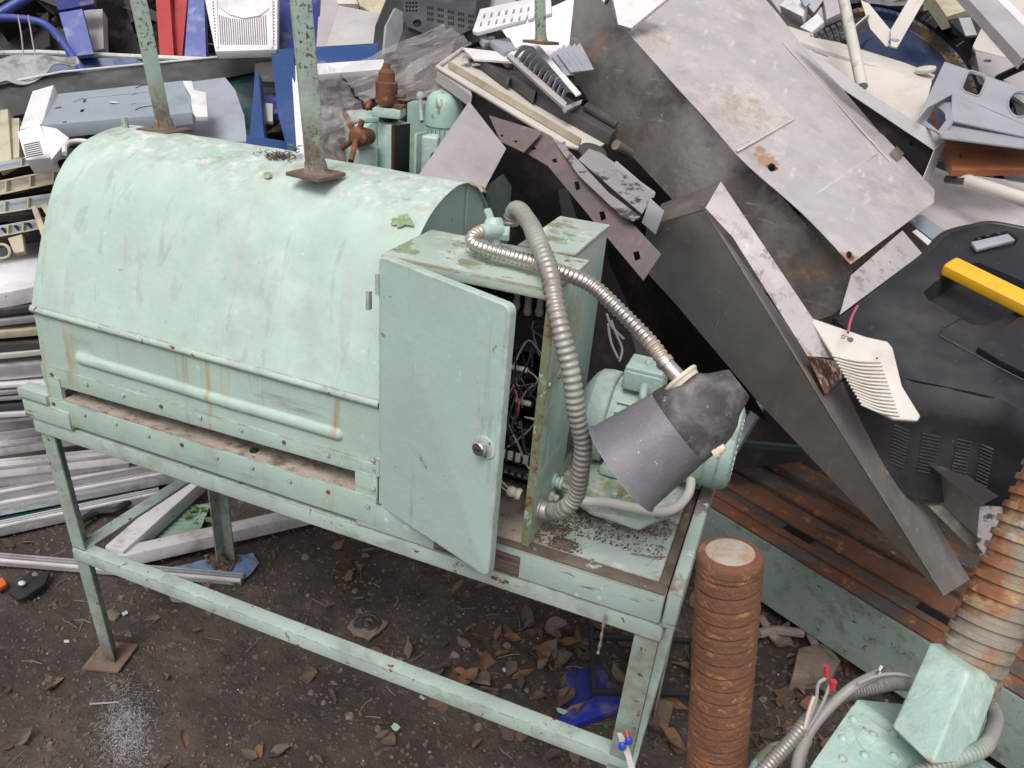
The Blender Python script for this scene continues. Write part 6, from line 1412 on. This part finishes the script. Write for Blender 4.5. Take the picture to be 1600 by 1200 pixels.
tag(sheet('dark_board', [(-60, 165, 2.75), (110, 150, 2.8), (120, 388, 2.7), (-60, 400)], .01, 'black_steel_and_shade'), 'dark panel standing behind the beige ribbed frames', 'panel')

# window profiles lying on the ground at the left
GP = 'window profiles lying on the ground at the left'
def profile(x0, y0, z0, x1, y1, z1, wd_, h, mt_, label, lip=True, gl_=None):
    a, c = PZ(x0, y0, z0), PZ(x1, y1, z1); e = (c-a).normalized(); aw = e.cross(V((0, 0, 1))).normalized()
    if aw.y < 0: aw = -aw
    t = T('window_profile', label, 'profile', (a+c)/2, GP)
    B().prism([a, c, c+aw*wd_, a+aw*wd_], V((0, 0, -h))).out('body', M[mt_], t, bevel=.002)
    if lip:
        B().prism([a-aw*.002, c-aw*.002, c+aw*.006, a+aw*.006], V((0, 0, .008))).out('lip', M['window_white' if mt_ != 'window_white' else 'aluminium'], t, bevel=.001)
        B().prism([a+aw*wd_*.5, c+aw*wd_*.5, c+aw*(wd_*.5+.006), a+aw*(wd_*.5+.006)], V((0, 0, .006))).out('groove_wall', M[mt_], t, bevel=.001)
        B().prism([a+aw*(wd_-.006), c+aw*(wd_-.006), c+aw*wd_, a+aw*wd_], V((0, 0, .008))).out('lip', M[mt_], t, bevel=.001)
    if gl_: B().prism([a+aw*wd_-V((0, 0, .004)), c+aw*wd_-V((0, 0, .004)), c+aw*(wd_+gl_)-V((0, 0, .03)), a+aw*(wd_+gl_)+V((0, 0, -.03))], V((0, 0, -.005))).out('pane', M['teal_glass'], t)
for a in [(-60, 838, .03, 250, 772, .03, .03, .03, 'aluminium', 'nearest long aluminium profile with a teal pane at the left', True, .16),
          (-60, 800, .07, 330, 728, .07, .035, .04, 'aluminium', 'second long silver profile from the front at the left', True, .12),
          (-60, 782, .10, 300, 716, .10, .02, .03, 'frame_grey', 'grey profile between two silver profiles at the left', True, .05),
          (-60, 754, .13, 200, 720, .13, .07, .035, 'window_white', 'grey-white grooved profile with a cut end under the bench', True, None),
          (-60, 740, .17, 330, 698, .16, .05, .03, 'window_white', 'bright white grooved profile at the left', True, .04),
          (-60, 708, .20, 230, 668, .20, .05, .03, 'window_white', 'broad pale profile under the bench end', True, None),
          (-60, 688, .23, 180, 652, .23, .04, .03, 'aluminium', 'silver profile just below the bench corner', True, None),
          (-60, 668, .27, 180, 640, .27, .05, .03, 'frame_grey', 'topmost grey profile of the ground heap', True, .16)]:
    profile(*a)
a_, c_2 = PZ(-60, 872, .012), PZ(375, 906, .012)
profile(-60, 873, .018, 376, 909, .018, .030, .016, 'frame_grey', 'long thin grey track lying on the soil beneath the bench, ending near the blue cloth')
tag(B().tube(spline([PZ(110, 826, .02), PZ(150, 800, .02), PZ(185, 795, .025), PZ(215, 770, .02)], 5), .012, 8).out('dark_branch', M['black_rubber']), 'black cable like branch on the soil between the profiles and the white bars', 'branch')
# white bars, V shape
def bar(x0, y0, z0, x1, y1, z1, wd_, h, label, name='white_bar'):
    a, c = PZ(x0, y0, z0), PZ(x1, y1, z1)
    t = T(name, label, 'bar', (a+c)/2)
    B().beam(a, c, wd_, h).out('body', M['white_bar'], t, bevel=.006)
    return t
w1 = bar(180, 868, .05, 310, 752, .06, .065, .05, 'short white box section bar slanting away under the bench')
w2 = bar(186, 872, .04, 525, 795, .04, .050, .045, 'long white box section bar with a bolt hole under the bench')
B().lathe(PZ(270, 868, .035)+V((-.01, -.03, 0)), V((0, -1, 0)), [(0, .006), (.002, .006)], 12).out('hole', M['black_rubber'], w2)
gs = T('corrugated_sheet', 'small green corrugated plastic sheet between the white bars', 'sheet', PZ(270, 820, .02))
q0, q1, q2, q3 = PZ(225, 868, .012), PZ(285, 790, .02), PZ(330, 786, .02), PZ(300, 860, .01)
b = B(); b.grid(48, 8, lambda u, v: lerp(lerp(q0, q1, u), lerp(q3, q2, u), v)+V((0, 0, .004*math.sin(u*75))), thick=.001); b.out('sheet', M['green_sheet'], gs)
def cloth():
    b = B(); a, b1, c1, d1 = PZ(225, 888, .02), PZ(395, 862, .012), PZ(405, 880, .01), PZ(375, 912, .01)
    def fn(u, v):
        p = lerp(lerp(a, b1, u), lerp(d1, c1, u), v); return V((p.x, p.y, gz(p.x, p.y)+.010+.02*abs(noise.noise(p*16))))
    b.grid(44, 16, fn, thick=.0015); return tag(b.out('blue_cloth', M['blue_cloth'], ang=60), 'dusty blue cloth scrap under the rear bench leg', 'cloth')
cloth()
b = B()
for i in range(240):
    r = random.gauss(0, .028); a = random.random()*6.28; p = V((-1.352+r*math.cos(a), 1.41+r*.8*math.sin(a)-.015, 0)); hh = max(0, .030-abs(r)*.55)
    b.ball(p+V((0, 0, random.uniform(0, hh)+.008)), random.uniform(.003, .009), sub=1, jit=.25)
tag(b.out('soil_clump', M['crumb'], flat=True, kind='stuff'), 'dark clump of soil heaped on the blue cloth at the rear leg', 'soil')
def weed(name, px, py, n, s, label):
    c = PZ(px, py, 0); t = T(name, label, 'plant', c)
    for i in range(n):
        a = random.random()*6.28; r = random.uniform(.2, 1)*s; tip = c+V((math.cos(a)*r, math.sin(a)*r, random.uniform(.3, 1)*s*.8))
        B().tube([c, lerp(c, tip, .5)+V((0, 0, s*.15)), tip], .0012, 4).out('stem', M['weed_leaf'], t)
        u = V((math.cos(a), math.sin(a), -.1)); v = V((-math.sin(a), math.cos(a), .1)); L_ = s*random.uniform(.35, .6)
        b = B(); b.grid(4, 2, lambda p, q: tip+u*L_*p+v*L_*.8*math.sin(math.pi*min(1, p*.85+.12))*(q-.5)+V((0, 0, -.15*L_*p*p+.2*L_*abs(q-.5)))); b.out('leaf', M['weed_leaf'], t)
weed('weed', 312, 812, 12, .045, 'small green weed growing between the two white bars')
weed('weed', 945, 1138, 5, .014, 'tiny two leaved green seedling by the blue plastic corner')
weed('weed', 640, 955, 4, .010, 'tiny green seedling near the round black cap on the soil')
# round black cap, debris
cp = T('round_speaker_cap', 'round black cap in a crumbly grey mount, half buried under the bench', 'cap', PZ(574, 976, 0))
cc_ = PZ(574, 976, .012)
B().lathe(cc_, V((.05, -.1, 1)), [(-.01, .040), (.001, .040), (.004, .034), (.002, .030), (.006, .016), (.004, .012), (.008, .007), (.009, .001)], 32, cap=False).out('cap', M['cap_black'], cp)
b = B(); b.prism([cc_+V((math.cos(a)*r_2, math.sin(a)*r_2, -.006)) for a, r_2 in [(i*math.pi/10, (.058 if i % 5 == 2 else .047)*random.uniform(.92, 1.08)) for i in range(20)]], V((0, 0, .007))); b.out('mount', M['stone'], cp, bevel=.002)
bp_ = T('blue_plastic_corner', 'muddy dark blue plastic corner piece on the soil near the right bench leg', 'corner', PZ(920, 1090, 0))
def gpoly(q, z0): return [PZ(x, y, z0) for x, y in q]
B().prism(gpoly([(850, 1136), (870, 1142), (965, 1108), (972, 1090), (945, 1080), (905, 1100)], .02), V((0, 0, -.02))).out('rim', M['blue_deep'], bp_, bevel=.003)
B().prism(gpoly([(886, 1048), (940, 1038), (962, 1080), (975, 1092), (930, 1112), (884, 1100)], .012), V((0, 0, -.010))).out('floor', M['dark_blue'], bp_, bevel=.002)
kf = T('black_bracket', 'thin black rectangular plastic frame lying over the blue corner piece', 'frame', PZ(1000, 1040, .03))
for a, c in (((924, 975), (928, 1082)), ((925, 995), (1085, 1002)), ((924, 1080), (1085, 1086)), ((1080, 1000), (1084, 1088))): B().beam(PZ(*a, .04), PZ(*c, .04), .012, .014).out('bar', M['black_rubber'], kf, bevel=.002)
def shard(x, y, w_, h, mt_, label, name='paint_shard', seed=0):
    c = PZ(x, y, .01); pts = []
    for i in range(11): a = 2*math.pi*i/11; k = .7+.5*abs(noise.noise(V((a*2, seed, 3)))); pts.append(c+V((math.cos(a)*w_*k, math.sin(a)*h*k, .003*math.sin(a*3+seed))))
    tag(B().prism(pts, V((0, 0, -.0012))).out(name, M[mt_]), label, 'shard')
shard(618, 1136, .016, .012, 'flake_mint', 'pale mint paint shard on bare soil below the lower rail', seed=2)
shard(882, 1112, .030, .010, 'flake_mint', 'long mint paint shard lying on the blue corner piece', seed=5)
shard(904, 1102, .022, .010, 'green_primer', 'mossy green shard next to the mint shard on the blue corner piece', seed=7)
shard(195, 958, .012, .009, 'flake_mint', 'mint flake on the soil right of the front left leg', seed=9)
shard(165, 958, .010, .008, 'flake_mint', 'mint flake on the soil close to the front left leg', seed=11)
shard(660, 1090, .010, .006, 'flake_white', 'bone white chip on the soil above the lower rail', seed=13)
shard(788, 1046, .008, .006, 'flake_white', 'white chip among the leaves under the bench', seed=15)
def stone(x, y, r, sq, label, name='stone', mt_='stone'):
    c = PZ(x, y, 0); b = B(); b.ball(c+V((0, 0, r*sq[2]*.5)), r, sq=sq, sub=2, jit=.13); tag(b.out(name, M[mt_], ang=20), label, 'stone')
stone(170, 965, .030, (1, .8, .35), 'flat grey stone right of the front left bench leg')
stone(282, 935, .028, (1.1, .8, .4), 'pale flat stone behind the lower rail')
stone(712, 1025, .014, (1, .8, .5), 'small grey stone among the leaves under the bench')
stone(985, 1130, .028, (1, .8, .3), 'brownish flat stone beside the right bench leg')
br_ = PZ(1268, 1040, .0); b = B(); b.prism([PZ(x, y, .04) for x, y in ((1238, 1058), (1248, 1012), (1290, 1003), (1314, 1032), (1300, 1056))], V((0, 0, -.05)))
tag(b.out('broken_brick', M['stone'], bevel=.004), 'broken brown brick on the soil between the spindle and the machine body', 'brick')
for k, (q, w_) in enumerate((([(1185, 990), (1215, 985), (1255, 990)], .014), ([(1190, 965), (1205, 990), (1215, 1000)], .012), ([(1262, 985), (1275, 1010)], .012))):
    tag(B().tube(spline([PZ(x, y, .03) for x, y in q], 4), w_, 7).out('dry_stick', M['driftwood']), ['thick pale dry stick right of the threaded spindle', 'short dry stick crossing the thick pale one', 'dry stick stub on top of the broken brick'][k], 'stick')
# tuft of glass wool
b = B(); gc_ = PZ(198, 1140, 0)
for i in range(1300):
    p = PZ(198+random.gauss(0, 20), 1142+random.gauss(0, 30), 0); a = random.random()*6.28; L_ = random.uniform(.003, .016)
    p.z = gz(p.x, p.y)+random.uniform(.001, .012)
    b.tube([p, p+V((math.cos(a)*L_*.5, math.sin(a)*L_*.5, random.uniform(-.003, .006))), p+V((math.cos(a+.3)*L_, math.sin(a+.3)*L_, random.uniform(-.006, .004)))], .0002, 3, cap=False)
tag(b.out('glass_wool_tuft', M['glass_wool'], kind='stuff'), 'whitish tuft of glass wool fibres on the soil at the lower left', 'fibre tuft')
tag(B().cyl(PZ(140, 1100, .004), PZ(186, 1097, .005), .0022, n=8).out('nail', M['frame_grey']), 'thin grey nail lying on the soil left of the fibre tuft', 'nail')
db = T('black_debris', 'torn black plastic fitting with a white round cap, on the soil at the left edge', 'debris', PZ(40, 920, 0))
for q in ([(12, 925), (30, 905), (60, 895), (78, 892), (70, 912), (40, 932), (28, 936)], [(20, 912), (48, 892), (60, 898), (34, 920)]): B().prism(gpoly(q, .02+random.random()*.01), V((0, 0, -.012))).out('piece', M['black_rubber'], db, bevel=.002)
B().ball(PZ(34, 911, .035), .011, sq=(1, .8, .5), sub=2).out('cap', M['pvc_white'], db)
B().ball(PZ(55, 898, .02), .010, sq=(1, .8, .6), sub=2).out('cap', M['stone'], db)
tag(B().prism(gpoly([(-30, 905), (4, 902), (10, 912), (-4, 920), (-30, 922)], .02), V((0, 0, -.012))).out('orange_chip', M['orange'], bevel=.002), 'orange plastic piece cut by the left edge of the photo', 'chip')
tag(sheet('splinter', [(45, 905, 2.05)] and [(100, 1000, 1.9), (108, 1000, 1.9), (108, 1004, 1.9), (100, 1004)], .002, 'flake_white'), 'small white splinter on the soil left of the front left leg', 'splinter')
wr = T('cut_wires', 'twisted pale wires with blue and red connectors at the foot of the right bench leg', 'wires', PZ(985, 1180, .2))
for i in range(3): B().tube(spline([P(966+i*2, 1146, 1.35), P(972+i*4, 1165, 1.33), P(980+i*3, 1185, 1.31), P(990+i*4, 1225, 1.28)], 6), .0022, 8).out('wire', M['pvc_white'], wr)
for x, y in ((982, 1158), (972, 1166)): B().ball(P(x, y, 1.315), .007, sq=(1, .8, 1.3), sub=2).out('connector', M['blue_cap'], wr)
B().cyl(P(979, 1142, 1.32), P(982, 1152, 1.315), .0035, n=8).out('connector', M['red_wire'], wr)
tag(B().beam(PZ(870, 1140, .06), PZ(960, 1172, .06), .012, .006).out('wood_strip', M['driftwood']), 'thin pinkish wood strip under the lower rail near the right leg', 'strip')

# ================================================================ DEEP IN THE HEAP AND BEHIND IT
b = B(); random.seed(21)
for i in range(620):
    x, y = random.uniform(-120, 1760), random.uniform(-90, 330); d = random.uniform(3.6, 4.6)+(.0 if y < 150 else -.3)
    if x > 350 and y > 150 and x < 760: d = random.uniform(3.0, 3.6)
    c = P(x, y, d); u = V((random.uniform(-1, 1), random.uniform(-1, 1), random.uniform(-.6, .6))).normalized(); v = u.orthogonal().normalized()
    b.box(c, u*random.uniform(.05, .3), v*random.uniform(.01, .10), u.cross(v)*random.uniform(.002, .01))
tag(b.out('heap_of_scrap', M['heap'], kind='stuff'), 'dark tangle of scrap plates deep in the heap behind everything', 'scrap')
# a dark clipped hedge beyond the heap
def hedge():
    t = T('hedge', 'dark green leafy hedge beyond the scrap heap', 'hedge', (-.6, 5.2, 0))
    B().bx(-7, 6, 5.3, 5.9, 0, 1.9).out('twiggy_core', M['black_steel_and_shade'], t)
    b = B()
    for i in range(9000):
        c = V((random.uniform(-7, 6), 5.25-abs(random.gauss(0, .12)), random.uniform(.2, 2.1))); a = random.random()*6.28
        u = V((math.cos(a), random.uniform(-.6, .2), math.sin(a))).normalized()*random.uniform(.02, .045); v = u.orthogonal().normalized()*.02
        b.face([b.bm.verts.new(c-u), b.bm.verts.new(c+v), b.bm.verts.new(c+u), b.bm.verts.new(c-v)])
    b.out('foliage', M['hedge_leaf'], t, kind='stuff')
hedge()
print('objects', len(bpy.data.objects))
